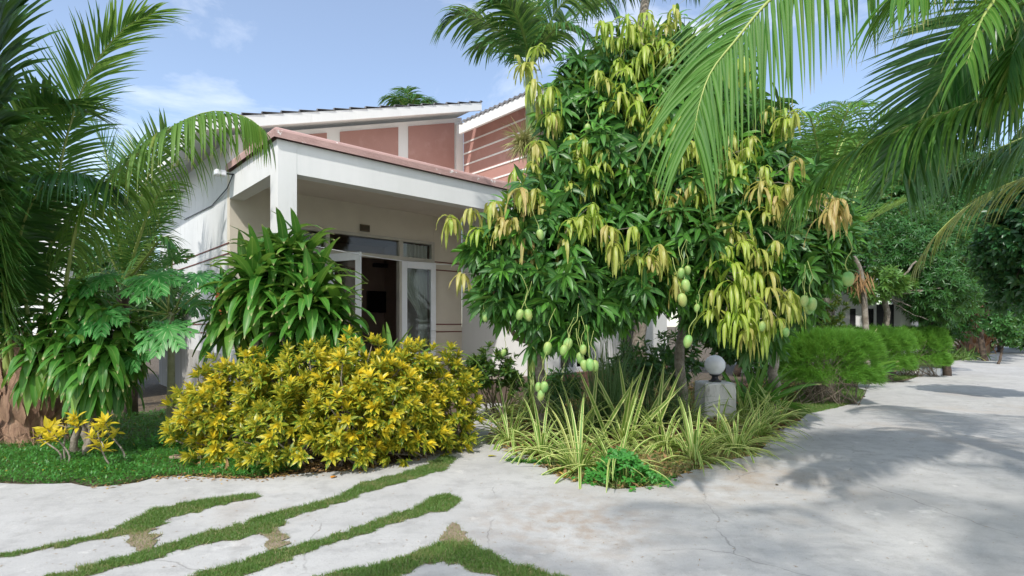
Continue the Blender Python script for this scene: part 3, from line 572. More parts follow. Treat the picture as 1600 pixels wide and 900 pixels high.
def leaf_ball(m, c, r, n, L, Wd, sq=(1,1,1), shell=.35, k=7, droop=.6, M=3, prof=prof_lance, mi=0, age=None, tilt=(.4,1.45), upb=.35, flat=False, wav=0., low=-1.):
    d=sph(n); 
    if low>-1: d=d[d[:,2]>low]
    rr=(1-shell*RG.random(len(d))**1.5)*(1+.16*np.sin(d[:,0]*5+c[0])*np.cos(d[:,2]*4+c[1]*2)+.08*np.sin(d[:,1]*11+d[:,2]*7))
    P=np.asarray(c)+d*(rr*r)[:,None]*np.array(sq); V=rosettes(P,unit(d+[0,0,upb]+RG.normal(0,.25,d.shape)),k,L,Wd,tilt,droop,M,prof,age,wav=wav,flat=flat)
    m.add(V[0],V[1],V[2],mi); return P
def limb(m,a,b,r0,r1,mi=0,bend=.12,n=8,seg=10):
    a=np.asarray(a,float); b=np.asarray(b,float); L=np.linalg.norm(b-a); o=RG.normal(0,bend*L*.5,3)
    P=[a+(b-a)*t+o*math.sin(PI*t)+RG.normal(0,.012*L,3)*(0<t<1) for t in np.linspace(0,1,seg)]; tube(m,P,np.linspace(r0,r1,seg),n,mi); return P

# ---------------------------------------------------------------- coconut palm at the left
b0=gnd(45,690); lc=root('coconut_palm','young coconut palm with shaggy brown base at the far left','palm',b0)
m=MB(); prf=[(.40,-.05),(.38,.1),(.31,.3),(.29,.55),(.27,.9),(.24,1.15),(.15,1.35)]
a=np.arange(28)/28*2*PI; V=[]
for r_,z in prf: V.append(np.stack([b0[0]+r_*(1+.10*np.sin(a*5+z*4))*np.cos(a),b0[1]+r_*(1+.10*np.sin(a*5+z*4))*np.sin(a),np.full(28,z)+.04*np.sin(a*3)],1))
i=np.arange(len(prf)-1)[:,None]*28; j=np.arange(28)[None,:]; j2=(j+1)%28; m.add(np.concatenate(V),np.stack([i+j,i+j2,i+28+j2,i+28+j],-1).reshape(-1,4))
m.build('trunk',M_husk,lc)
m=MB(); n=130; az=RG.random(n)*6.28; z=RG.random(n)*1.05; P=b0+np.c_[np.cos(az)*(.40-.18*z),np.sin(az)*(.40-.18*z),z+.02]
D=np.c_[np.cos(az)*.10+RG.normal(0,.22,n),np.sin(az)*.10,.9*np.ones(n)]; dn=(RG.random(n)<.22)&(z<.4); D[dn,2]=-.2; D[dn,:2]*=3; m.add(*blades(P,D,np.c_[np.cos(az),np.sin(az),np.zeros(n)],.30+.40*RG.random(n),.05+.11*RG.random(n),.3,6,prof_ovate,.22,wav=.05)); 
n=160; az=RG.random(n)*6.28; P=b0+np.c_[np.cos(az)*.42,np.sin(az)*.42,.03+.25*RG.random(n)]; m.add(*blades(P,np.c_[np.cos(az)+RG.normal(0,.6,n),np.sin(az)+RG.normal(0,.6,n),.2+RG.random(n)*.3],[0,0,1],.45,.012,1.3,5,prof_grass,.1))
m.build('sheath_fibres',M_husk,lc)
B_=(62,610,7.35)
F=F
def LF(pts,**k):
    return frond('frond',pp(pts),parent=lc,**k)
LF([B_,(72,470,7.3),(84,330,7.2),(104,215,7.1),(140,115,7.0),(190,48,6.9),(240,20,6.8)],LL=.80,n=100,ang=(.95,.35),droop=.5,start=.36,lift=.15,w=.035)
LF([(100,620,7.3),(98,500,7.2),(112,390,7.0),(135,318,6.8),(196,258,6.6),(267,200,6.4),(329,174,6.3),(382,182,6.2),(414,204,6.15)],LL=.85,n=92,ang=(1.35,.6),droop=3.2,start=.34,lift=.0,w=.042,age=.12,mat=L_coco)
LF([(25,600,7.3),(4,450,6.8),(-8,280,6.3),(-6,120,6.0),(0,-40,5.8),(30,-220,5.6)],LL=1.65,n=190,ang=(1.3,.95),droop=.35,start=.12,lift=.2,w=.062,mat=L_cocodark,up=(-.3,-.9,.2))
LF([(20,600,7.3),(-20,420,6.8),(-60,200,6.1),(-70,20,5.6),(-60,-140,5.3)],LL=1.5,n=160,ang=(1.3,.95),droop=.5,start=.12,lift=.1,w=.062,mat=L_cocodark,up=(-.2,-.9,.3))
LF([(0,600,7.3),(-50,430,6.6),(-75,260,5.7),(-80,90,5.1),(-60,-60,4.8)],LL=1.3,n=130,ang=(1.1,.6),droop=.5,start=.2,lift=.1,w=.055,mat=L_cocodark,up=(-.2,-.9,.3))
LF([(60,600,7.3),(40,470,7.2),(30,380,7.0),(60,300,6.8),(110,270,6.6),(165,285,6.5)],LL=.95,n=90,ang=(1.2,.5),droop=1.6,start=.3,lift=.1,w=.045,mat=L_cocodark)
LF([(40,600,7.3),(0,480,7.2),(-50,380,7.0),(-110,330,6.8)],LL=.95,n=80,ang=(1.2,.5),droop=1.9,start=.25,w=.05,mat=L_cocodark)
LF([(10,600,7.3),(6,470,7.2),(0,330,7.1),(30,215,7.0),(80,165,6.9),(120,170,6.8)],LL=1.05,n=110,ang=(1.2,.5),droop=.7,start=.2,lift=.25,w=.052,mat=L_cocodark)
LF([(12,590,7.25),(6,480,7.1),(-4,380,6.9),(-30,250,6.6),(-90,170,6.3)],LL=.9,n=50,droop=1.5,start=.35,w=.036,mat=L_cocodark,base_r=.06)
# ---------------------------------------------------------------- dark palm behind it
b1=gnd(205,622); b1=np.array([(205-800)/850*9.6,9.6,0.]); lb=root('feather_palm','dark feather palm behind the papaya with its crown against the side wall','palm',b1)
m=MB(); limb(m,b1,at(195,440,9.6),.11,.09); m.build('trunk',M_darkbark,lb)
c1=(195,445,9.6)
for k,(pts,ll,dr) in enumerate([([c1,(215,330,9.5),(245,240,9.3),(262,205,9.2)],.8,.5),([c1,(180,320,9.5),(165,240,9.4),(150,205,9.3)],.8,.5),([c1,(225,350,9.3),(250,300,9.1),(275,285,9.0)],.6,1.0),([c1,(230,400,9.2),(255,370,9.0),(272,390,8.9)],.5,1.6),
    ([c1,(160,380,9.4),(110,320,9.2),(60,300,9.1)],.8,1.2),([c1,(140,410,9.3),(90,400,9.2),(50,430,9.1)],.75,1.5),([c1,(220,430,9.0),(250,440,8.8),(262,470,8.7)],.5,1.7),([c1,(200,340,9.8),(205,270,10),(215,225,10.2)],.8,.6),([c1,(170,430,9.0),(140,430,8.7),(110,470,8.6)],.7,1.6),([c1,(235,380,9.8),(252,330,10),(262,305,10.2)],.6,1.)]):
    frond('frond',pp(pts),ll,n=46,w=.042,mat=L_cocodark,droop=dr,ang=(1.1,.4),start=.12,parent=lb,lift=.2,M=4)
# leafy dark tree behind them
def cloud_tree(name,label,cat,base,blobs,mat,L,Wd,dens,group=None,k=7,prof=prof_lance,trunk_r=.12,bark=M_darkbark,droop=.6,flat=False,age=None,M=3,wav=0.):
    t=root(name,label,cat,base,group); m=MB(); tr=MB(); b=np.array(base,float)
    top=np.mean([q[0] for q in blobs],0); fork=b+(top-b)*.45; limb(tr,b,fork,trunk_r,trunk_r*.8,bend=.05)
    for c,r,sq in blobs:
        c=np.asarray(c,float); n=int(dens*r*r*12.6*sq[0]*sq[2]); P=leaf_ball(m,c,r,n,L,Wd,sq,.55,k,droop,M,prof,age=age,flat=flat,wav=wav)
        limb(tr,fork,c,trunk_r*.6,trunk_r*.25)
        for q in P[RG.choice(len(P),min(len(P),14),replace=False)]: limb(tr,c,q,trunk_r*.16,.004,n=4,seg=5)
    tr.build('trunk',bark,t); m.build('crown',mat,t); return t
cloud_tree('leafy_tree','dark leafy tree behind the palms left of the bungalow','tree',((150-800)/850*13,13,0),[(at(150,440,13),1.3,(1,1,.9)),(at(60,430,13.5),1.2,(1,1,1)),(at(235,470,12.2),.8,(1,1,1.1)),(at(-60,380,13),1.6,(1,1,1.2))],L_back,.20,.06,34)

# ---------------------------------------------------------------- dracaenas
def dracaena(base,heads,label,nl,L,Wd,tilt,droop,group='green dracaenas'):
    t=root('dracaena',label,'shrub',base,group); st=MB(); m=MB()
    for c,r in heads:
        c=np.asarray(c,float); limb(st,np.asarray(base)+[RG.normal(0,.06),RG.normal(0,.06),0],c,.045,.028,bend=.06)
        n=nl; P=c+RG.normal(0,1,(n,3))*[.05,.05,r*.55]; 
        f=np.linspace(0,1,n); az=np.arange(n)*2.39996; th=tilt[0]+(tilt[1]-tilt[0])*f+RG.normal(0,.12,n)
        P[:,2]=c[2]+r*.5*(1-2*f)+RG.normal(0,.03,n)
        D=np.c_[np.cos(az)*np.sin(th),np.sin(az)*np.sin(th),np.cos(th)]; U=np.c_[-np.cos(az)*np.cos(th),-np.sin(az)*np.cos(th),np.sin(th)]
        m.add(*blades(P,D,U,L*(.8+.35*RG.random(n)),Wd*(.85+.3*RG.random(n)),droop*(.6+.8*RG.random(n)),7,prof_lance,.16,age=(RG.random(n)<.25)*RG.random(n)*.8,wav=.05))
    st.build('stem',M_bark,t); m.build('foliage',L_drac,t); return t
b=gnd(440,700); b=np.array([(440-800)/850*7.15,7.15,0])
dracaena(b,[(at(440,455,7.1),.50),(at(385,465,7.2),.42),(at(500,460,7.2),.42),(at(415,425,7.3),.38),(at(470,420,7.25),.38),(at(442,412,7.2),.34),(at(362,500,7.1),.3),(at(525,505,7.1),.3),(at(440,520,6.9),.35),(at(400,445,6.85),.3),(at(480,480,6.85),.3)],'big glossy dracaena with arching leaves in front of the porch column',58,.62,.125,(.22,2.0),1.75)
b=gnd(133,712); dracaena(b,[(at(130,500,6.75),.42),(at(80,520,6.9),.40),(at(180,520,6.8),.42),(at(110,555,6.5),.36),(at(165,565,6.5),.36),(at(60,560,6.8),.3),(at(182,575,6.7),.34),(at(130,470,6.9),.3),(at(188,535,6.9),.32),(at(140,590,6.5),.3)],'drooping dracaena on a bare grey stem beside the brown palm base',58,.50,.105,(.5,2.25),2.4)
m=MB()

# ---------------------------------------------------------------- papaya
b=gnd(266,688); pt=root('papaya_tree','slender papaya with lobed leaves between the two dracaenas','tree',b); topp=at(267,488,b[1])
m=MB(); tube(m,[b,b*.5+topp*.5+[.01,0,0],topp],[.055,.048,.04],9); m.build('trunk',M_ptrunk,pt)
def papaya_leaf(c, fwd, up, R, pet0):
    m=MB(); fwd=unit(np.array(fwd,float)); up=unit(np.array(up,float)); sd_=unit(np.cross(fwd,up)); up=np.cross(sd_,fwd)
    for k,a in enumerate(np.radians([0,38,-38,78,-78,120,-120,155,-155])):
        d=fwd*math.cos(a)+sd_*math.sin(a); ln=R*(1,.93,.93,.82,.82,.62,.62,.42,.42)[k]
        pr=lambda t: np.maximum(.05,(.22+.72*np.sin(np.pi*np.clip(t*1.02,0,1)**.8)))*(1-t**3) 
        m.add(*blades([c],[d],[up],[ln],[ln*.27],[.5],8,pr,.03,age=[0.]))
        for s_ in (1,-1):
            for q,(tq,lq) in enumerate(((.38,.42),(.58,.40),(.76,.26))):
                a2=a+s_*.62; d2=fwd*math.cos(a2)+sd_*math.sin(a2); m.add(*blades([c+d*ln*tq-np.array([0,0,.03*tq*tq*ln*4])],[d2],[up],[ln*lq],[ln*.13],[.5],4,prof_lance,.03,age=[0.]))
    S_=spline([pet0,pet0*.5+c*.5+np.array([0,0,.06]),c],10); tube(m,S_,np.linspace(.012,.007,10),5,1); m.build('leaf',[L_papaya,M_rachis],pt)
for (x,y,Y,fw,R) in [(160,432,6.9,(-.5,-.6,-.55),.50),(163,490,6.6,(-.2,-.7,-.6),.50),(247,430,6.6,(-.1,-.7,-.6),.50),(262,512,6.5,(.1,-.7,-.7),.46),(215,545,6.7,(-.3,-.5,-.75),.40),(310,430,6.9,(.6,-.5,-.45),.42),(300,470,7.6,(.6,.5,-.3),.42),(215,440,7.8,(-.4,.7,-.2),.42),(270,405,7.4,(.1,-.2,.1),.36),(190,515,7.0,(-.6,-.3,-.5),.38),(345,440,7.3,(.8,-.1,-.4),.34)]:
    papaya_leaf(at(x,y,Y),fw,(fw[0]*.35,-.55,.85),R,topp+RG.normal(0,.02,3)-[0,0,.02])

# ---------------------------------------------------------------- crotons
def croton(base,blobs,label,mat,L=.128,Wd=.042,dens=40,k=13,group='croton bushes',yel=.75,name='croton_bush',cat='shrub',stems=9):
    t=root(name,label,cat,base,group); m=MB(); st=MB()
    for c,r,sq in blobs:
        c=np.asarray(c,float); n=int(dens*r*r*12.6); rn=RG.random(4000)
        ag=lambda f,rr: np.clip((1.35-f*1.45)*yel*(.35+1.1*rn[rr%4000]),0,1)**1.4
        P=leaf_ball(m,c,r,n,L,Wd,sq,.5,k,.55,3,prof_lance,age=ag,tilt=(.15,1.35),upb=.75,low=-.75,wav=.03)
        for q in P[RG.choice(len(P),min(len(P),stems),replace=False)]: limb(st,np.asarray(base)+[RG.normal(0,.10),RG.normal(0,.08),0],q,.013,.006,bend=.12,n=5,seg=7)
    st.build('stem',M_stem,t); m.build('foliage',mat,t); return t
def cb(x,y,Y,r,sq=(1,1,1)): return (at(x,y,Y),r,sq)
croton(np.array([(345-800)/850*6.5,6.5,0]),[cb(345,632,6.45,.50,(1,.9,.95)),cb(305,660,6.6,.36),cb(385,600,6.6,.45),cb(340,700,6.3,.30,(1.1,1,.7))],'yellow spotted croton bush at the left end of the croton row',L_croton,dens=38,yel=.88)
croton(np.array([(455-800)/850*6.2,6.2,0]),[cb(440,610,6.35,.52,(1,.9,1.05)),cb(470,660,6.0,.48,(1,.9,1)),cb(420,690,5.95,.36),cb(490,580,6.4,.36)],'yellow and green croton bush below the big glossy dracaena',L_croton,dens=38,yel=.62)
croton(np.array([(560-800)/850*6.2,6.2,0]),[cb(560,600,6.3,.50,(1,.9,1.1)),cb(545,660,6.0,.46,(1,.9,1)),cb(600,625,6.2,.45),cb(560,700,6.0,.26,(1,1,.7))],'brightest yellow croton bush in the middle of the croton row',L_croton,dens=38,yel=.98)
croton(np.array([(650-800)/850*6.6,6.6,0]),[cb(648,590,6.7,.45,(1,.9,1.05)),cb(640,655,6.35,.44,(1,.9,1)),cb(625,690,6.25,.28)],'croton bush below the white door leaf with mixed green and yellow leaves',L_croton,dens=38,yel=.78)
croton(np.array([(700-800)/850*7.0,7.0,0]),[cb(696,600,7.1,.44,(1,.9,1.1)),cb(700,655,6.9,.42,(.95,.9,1.05)),cb(685,690,6.7,.26)],'green and yellow croton bush at the right end of the row beside the path',L_croton,dens=38,yel=.55)
croton(np.array([(772-800)/850*9.2,9.2,0]),[cb(772,575,9.2,.40,(1,1,.9)),cb(750,590,9.0,.28),cb(798,595,9.2,.26)],'dark green shrub against the sunlit wall right of the path',L_crotong,dens=34,yel=.1,group=None,name='dark_shrub',stems=5)
croton(np.array([(1280-800)/850*12.2,12.2,0]),[cb(1278,492,12.2,.62),cb(1255,515,12,.5),cb(1300,520,12.3,.4)],'spotted light green shrub behind the near feathery hedge',L_crotong,dens=26,yel=.5,group=None,name='spotted_shrub')
# two spindly young crotons in the ground cover
def spindly(stems,label):
    b=stems[0][0]; t=root('young_croton',label,'shrub',gnd(*b),'young crotons in the ground cover'); m=MB(); st=MB()
    for (bx,by),mid,top,nl in stems:
        Y=gnd(bx,by)[1]; S_=spline([gnd(bx,by),at(*mid,Y),at(*top,Y)],8); tube(st,S_,np.linspace(.012,.008,8),6)
        st.build('stem',M_bark,t); st=MB()
        P=np.array([at(top[0]+RG.normal(0,9),top[1]-6+RG.normal(0,9),Y+RG.normal(0,.08)) for _ in range(nl)]); m.add(*rosettes(P,np.array([[0,0,1.]])+RG.normal(0,.4,(nl,3)),9,.13,.042,(.2,1.4),.4,3,age=lambda f,r:1.-f*.35))
        for q in P: limb(m,S_[-1],q,.007,.004,1,n=4,seg=4)
    m.build('foliage',[L_croton,M_bark],t)
spindly([((106,733),(108,710),(88,684),5),((96,728),(94,708),(70,690),3),((104,731),(100,700),(104,668),4)],'sparse young croton with three pale stems in front of the brown palm base')
spindly([((188,736),(168,722),(155,690),5),((196,722),(192,704),(176,684),3)],'small leaning young croton just right of the grey dracaena stem')

# ---------------------------------------------------------------- strap-leaved crinum above the crotons
b=np.array([(610-800)/850*7.6,7.6,0]); t=root('crinum','upright broad strap-leaved plant rising behind the crotons under the door','plant',b)
m=MB(); n=26; az=RG.random(n)*6.28; sp=.35+.55*RG.random(n); P=at(605,600,7.6)+np.c_[RG.normal(0,.18,n),RG.normal(0,.08,n),np.zeros(n)]; m.add(*blades(P,np.c_[np.cos(az)*sp,np.sin(az)*sp,np.ones(n)],np.c_[-np.cos(az),-np.sin(az),sp],.75+.45*RG.random(n),.085,1.1*sp*2,9,prof_strap,.22,age=RG.random(n)*.4))
m.add(*blades([at(690,560,7.2)],[[.5,-.1,.45]],[[-.3,0,1]],[.75],[.06],[2.2],10,prof_strap,.2,age=[.3])); m.build('foliage',L_crinum,t)
m=MB(); limb(m,b,at(605,600,7.6),.09,.05); m.build('stem',M_stem,t); m=MB(); limb(m,at(605,610,7.6),at(690,560,7.2),.02,.012); m.build('stem',M_stem,t)

# ---------------------------------------------------------------- mango trees
mangos=[]
def mango_fruit(tree,x,y,Y,sc=1.,top=None):
    p=at(x,y,Y)
    if not mangos:
        m=MB(); R=.048; pr=[(.001,.0)]+[(R*math.sin(a)**.9*(1+.10*math.cos(a)),-.072+.072*math.cos(a)) for a in np.linspace(.15,PI-.1,14)]+[(.001,-.146)]
        lathe(m,(0,0,.0),pr,16)
        o=m.build('mango',M_fruit); o.parent=tree; m2=MB(); S_=spline([(0,0,-.002),(.02,.004,.06),(.005,.01,.13),(-.03,0,.20),(-.015,.01,.28),(.02,.01,.38)],16); tube(m2,S_,np.linspace(.005,.0035,16),5); s=m2.build('stalk',M_rachis); s.parent=o
        mangos.append((o,s)); c,d=o,s
    else:
        o,s=mangos[0]; c=o.copy(); COL.objects.link(c); c.parent=tree; d=s.copy(); COL.objects.link(d); d.parent=c; d.location=(0,0,0)
    c.location=Vector(p)-wloc(tree)+Vector((0,0,.07*sc)); c.rotation_euler=(RG.normal(0,.16),RG.normal(0,.16),RG.random()*6.28); q_=sc*(.80+.25*RG.random()); c.scale=(q_*(.9+.2*RG.random()),q_,q_)
M_fruit=solid('green_mango_skin',C(.15,.33,.08),C(.27,.44,.13),.5,11,6,.08,60,c3=C(.36,.40,.12),s3=5,lo3=.52,hi3=.72)
_t=M_fruit.node_tree; _o=_t.nodes.new('ShaderNodeObjectInfo'); _h=_t.nodes.new('ShaderNodeHueSaturation'); _m=_t.nodes.new('ShaderNodeMapRange'); _m.inputs[3].default_value=.47; _m.inputs[4].default_value=.515
_b=[n for n in _t.nodes if n.type=='BSDF_PRINCIPLED'][0]; _s=_b.inputs['Base Color'].links[0].from_socket; _t.links.new(_o.outputs['Random'],_m.inputs[0]); _t.links.new(_m.outputs[0],_h.inputs['Hue']); _t.links.new(_s,_h.inputs['Color']); _t.links.new(_h.outputs[0],_b.inputs['Base Color'])
def mango_tree(base,forkz,blobs,young,fruits,label):
    b=np.array(base,float); t=root('mango_tree',label,'tree',b,'mango trees'); tr=MB(); m=MB(); my=MB()
    fork=b+[RG.normal(0,.05),0,forkz]; limb(tr,b-[0,0,.05],fork,.095,.07,bend=.04,n=10)
    for x,y,Y,r in blobs:
        c=at(x,y,Y); n=int(21*r*r*12.6); limb(tr,fork,c,.045,.018,bend=.15)
        rn=RG.random(5000)**3
        P=leaf_ball(m,c,r,n,.29,.068,(1,1,1),.75,10,1.0,4,prof_lance,age=lambda f,rr: rn[rr%5000]*.8,tilt=(.5,1.75),upb=.1,wav=.02)
        for q in P[RG.choice(len(P),min(len(P),16),replace=False)]: limb(tr,c,q,.009,.004,n=4,seg=5)
    for q in young:
        x,y,Y=q[:3]; nn=q[3] if len(q)>3 else 3; tan=q[4] if len(q)>4 else .3
        c=at(x,y,Y); P=c+np.c_[RG.normal(0,.13,nn),RG.normal(0,.07,nn),RG.normal(.06,.10,nn)]
        k=9; rr=np.repeat(np.arange(nn),k); az=np.tile(np.arange(k)*2.4,nn)+RG.normal(0,.3,nn*k); sp=1.3*RG.random(nn*k)+.15
        D=np.c_[np.cos(az)*sp,np.sin(az)*sp,RG.normal(.0,.25,nn*k)]
        my.add(*blades(P[rr]+RG.normal(0,.015,(nn*k,3)),D,np.c_[np.cos(az)*.4,np.sin(az)*.4,np.ones(nn*k)],.17+.20*RG.random(nn*k)*np.repeat(.4+1.3*RG.random(nn),k),.048,np.repeat(2.2+3.5*RG.random(nn),k),7,prof_lance,.2,age=np.clip(tan*1.15-.18+RG.normal(0,.16,nn*k)+np.repeat(RG.normal(0,.2,nn),k),0,1),wav=.12))
        for p in P: limb(tr,c+[0,.25,.12],p,.006,.004,n=4,seg=4)
    tr.build('trunk',M_bark,t); m.build('crown',L_mango,t); my.build('young_leaves',L_mangoy,t)
    for x,y,Y,*s in fruits: mango_fruit(t,x,y,Y,s[0] if s else 1.)
    return t
mango_tree(np.array([(845-800)/850*8.3,8.3,0]),1.3,
 [(900,190,7.6,.55),(895,290,7.3,.62),(845,340,7.0,.52),(800,372,6.8,.42),(752,388,6.8,.27),(800,440,6.8,.48),(870,430,6.7,.60),(770,470,6.9,.26),(840,505,6.8,.34),(900,500,6.7,.38),(930,380,7.0,.5),(900,120,7.9,.35)],
 [(850,140,7.0,4,.25),(845,110,7.0,3,.5),(862,178,7.0,4,.3),(838,242,6.8,3,.5),(815,270,6.8,2,.3),(800,310,6.5,4,.75),(790,342,6.4,4,.6),(828,330,6.5,3,.8),(832,372,6.5,3,.8),(755,350,6.6,3,.5),(712,350,6.7,2,.2),(900,232,6.8,5,.35),(928,262,6.7,5,.3),(915,290,6.7,3,.3),(898,355,6.3,4,.35),(952,372,6.3,5,.4),(745,440,6.6,2,.8),(905,362,6.4,3,.4),(740,385,6.6,2,.2)],
 [(918,203,6.8,1.1),(842,368,6.2),(758,496,6.6,.95),(815,494,6.1,1.1),(824,493,6.15,1.1),(857,544,6.0),(883,549,5.9),(890,538,6.0),(911,548,6.0),(906,560,6.05),(921,570,5.95),(911,572,6.0),(929,572,6.05,.95),(842,606,6.0,.9),(851,606,5.95),(847,618,6.0),(788,552,6.4,.7)],
 'left mango tree hanging over the porch corner with tan young leaves and low fruit')
mango_tree(np.array([(1072-800)/850*9.0,9.0,0]),1.9,
 [(960,115,7.9,.62),(1035,95,8.0,.6),(985,190,7.6,.72),(1070,190,7.7,.75),(1130,190,8.0,.6),(1120,115,8.2,.5),(960,270,7.3,.7),(1045,290,7.3,.75),(1120,300,7.4,.7),(985,370,7.1,.62),(1060,380,7.0,.62),(1000,440,6.9,.48),(960,470,6.9,.42),(1065,450,7.0,.42),(1115,400,7.1,.5),(1100,480,7.3,.34),(1150,260,8,.6)],
 [(960,55,7.2,4,.35),(1008,35,7.2,5,.2),(985,75,7.1,4,.15),(1035,75,7.2,5,.25),(1050,52,7.2,3,.5),(1010,100,7.1,4,.1),(957,130,7.0,5,.25),(963,155,7.0,3,.3),(1010,180,6.9,4,.2),(1045,185,6.9,5,.25),(1075,190,6.9,4,.3),(1025,215,6.8,4,.25),(1060,240,6.8,5,.3),(1100,190,7.1,4,.25),(1140,215,7.1,3,.3),(1075,285,6.7,4,.6),(1060,300,6.7,3,.5),(1100,305,6.7,3,.4),(1020,400,6.4,5,.45),(1040,430,6.5,4,.35),(1145,120,7.3,3,.3),(1135,405,6.5,4,.2),(1145,440,6.4,5,.15),(1150,490,6.4,6,.1),(1165,520,6.5,4,.2),(1180,460,6.5,3,.2),(1120,470,6.6,3,.3)],
 [(1065,428,6.2),(1074,424,6.25,.95),(1070,446,6.2),(1064,469,6.1,1.1),(1090,483,6.3,.85),(1077,534,6.1,1.1),(990,98,7.2,.9)],
 'tallest mango tree, in the middle, with a pale trunk behind the globe lamp')
mango_tree(np.array([(1213-800)/850*9.8,9.8,0]),1.7,
 [(1180,280,7.6,.62),(1225,340,7.3,.58),(1280,340,7.4,.42),(1150,500,7.3,.34),(1190,520,7.4,.3),(1160,430,7.2,.45),(1180,390,7.1,.55),(1240,410,7.0,.48),(1290,390,7.2,.36),(1210,460,7.1,.36),(1180,200,8.2,.5),(1265,300,7.8,.45),(1155,350,7.2,.5),(1250,470,7.4,.25)],
 [(1200,195,7.3,4,.3),(1215,180,7.3,3,.4),(1135,255,6.9,4,.3),(1165,270,6.8,4,.15),(1190,285,6.8,4,.2),(1215,295,6.7,5,.6),(1222,322,6.6,4,.65),(1292,318,6.4,6,.95),(1160,360,6.6,3,.5),(1185,370,6.6,3,.4),(1205,480,6.5,4,.35),(1240,460,6.5,4,.55),(1205,420,6.6,2,.3)],
 [(1192,511,6.3,.95),(1228,521,6.2,.95),(1257,472,5.9,1.05),(1268,475,5.95,1.05),(1262,484,6.0),(1325,436,5.8,1.15)],
 'right-hand mango tree with a brown trunk beside the near feathery hedge')

# ---------------------------------------------------------------- areca palm through the mango crown
b=np.array([(834-800)/850*9.4,9.4,0]); t=root('areca_palm','tall slim palm with green shaft and feathery crown left of the mango tops','palm',b)
m=MB(); tube(m,pp([(834,640,9.4),(833,500,9.4),(832,350,9.4),(831,235,9.4)]),[.11,.10,.095,.09],12); m.build('trunk',M_shaft,t)
m=MB(); tube(m,spline(pp([(831,236,9.4),(830,200,9.4),(828,150,9.4),(825,105,9.4)]),10),np.linspace(.115,.06,10),12); m.build('crownshaft',M_shaft,t)
c=(825,112,9.4)
for pts,ll,dr in [([c,(800,70,9.2),(765,38,9.0),(720,22,8.9),(692,40,8.8)],.72,1.5),([c,(815,40,9.3),(790,-20,9.3),(750,-60,9.2)],.75,.9),([c,(835,50,9.5),(842,-20,9.6),(850,-90,9.6)],.75,.5),([c,(850,55,9.3),(880,5,9.2),(925,-15,9.1),(955,10,9.0)],.75,1.5),([c,(840,80,9.1),(870,45,8.7),(905,45,8.4),(935,80,8.3)],.65,1.6),([c,(805,90,9.7),(775,65,10),(745,75,10.2)],.65,1.5),([c,(820,60,9.0),(800,15,8.6),(770,0,8.3)],.7,1.2),([c,(860,60,9.9),(895,20,10.2),(930,10,10.3)],.7,1.)]:
    frond('frond',pp(pts),ll,n=48,w=.05,mat=L_cocodark,droop=dr,ang=(1.1,.4),start=.16,parent=t,lift=.3,M=5,rmat=M_shaft)
or_=root('epiphyte','bushy pale orchid tuft perched on the slim palm trunk','plant',at(818,222,9.0)); m=MB(); n=260; d=sph(n); d[:,1]-=.4; m.add(*blades(at(818,222,9.0)+RG.normal(0,.04,(n,3)),d,sph(n),.30+.2*RG.random(n),.018,.8,4,prof_grass,.1,age=.3+.5*RG.random(n))); m.build('foliage',leafmat('orchid_leaf',C(.16,.20,.05),C(.34,.33,.12),C(.40,.36,.16),.2,.5),or_)
# two palms whose tops show behind the roof and behind the mango tops
def far_palm(x,y,Y,ll,R,label,n=11,mat=L_cocodark,h0=0):
    b=np.array([(x-800)/850*Y,Y,0]); t=root('distant_palm',label,'palm',b); c=at(x,y,Y); m=MB(); limb(m,b,c,.16,.10,bend=.03); m.build('trunk',M_bark,t)
    for i in range(n):
        az=i*2.4+.3; el=.25+.9*RG.random(); d=np.array([math.cos(az)*math.cos(el),math.sin(az)*math.cos(el),math.sin(el)]); h=unit(np.array([d[0],d[1],0]))
        frond('frond',[c,c+d*R*.4,c+d*R*.75+h*R*.1,c+d*R*.85+h*R*.35-np.array([0,0,R*.12])],ll,n=34,w=.05,mat=mat,droop=1.2,start=.1,parent=t,M=3,lift=.2)
far_palm(642,176,21,.75,1.0,'palm top peeping over the bungalow roof',9)
far_palm(1010,-20,13,.9,2.1,'palm crown behind the very top of the mango trees',12)
far_palm(1290,300,12.5,.85,2.3,'mid green palm crown between the mango trees and the road trees',13,L_coco)
far_palm(1262,235,22,.9,2.4,'farthest grey green palm rising against the sky right of the mangoes',10)

# ---------------------------------------------------------------- big coconut palm at the right, fronds over the road
cr=np.array([5.1,3.9,4.5]); b=np.array([5.5,3.4,0]); t=root('coconut_palm','coconut palm with huge fronds arching over the road at the upper right','palm',b)
m=MB(); S_=spline([b,b+(cr-b)*.3+[.15,0,0],b+(cr-b)*.7+[.1,0,0],cr-[0,0,.1]],14); tube(m,S_,np.linspace(.24,.15,14),12); m.build('trunk',M_bark,t)
def RF(P,**k): return frond('frond',[cr]+[at(*q) for q in P],parent=t,**k)
RF([(1560,-190,3.9),(1400,-120,3.8),(1290,-70,3.7),(1205,-2,3.6),(1150,62,3.55),(1111,112,3.5),(1092,165,3.45),(1083,215,3.4)],LL=1.0,n=135,up=(0,-.8,.45),ang=(1.25,.45),droop=1.1,start=.12,w=.025,lift=.05,M=7)
RF([(1680,-20,4.3),(1582,12,4.4),(1502,84,4.5),(1458,155,4.6),(1425,215,4.6),(1408,270,4.6)],LL=.85,n=120,up=(0,-.85,.35),ang=(1.1,.5),droop=.45,start=.12,w=.034,mat=L_cocodark,lift=.05,M=6)
RF([(1700,110,4.2),(1600,135,4.3),(1500,168,4.4),(1400,205,4.5),(1310,250,4.6),(1255,300,4.6)],LL=.85,n=120,ang=(1.25,.5),droop=1.9,start=.12,w=.028,mat=L_coco,lift=.2,M=7)
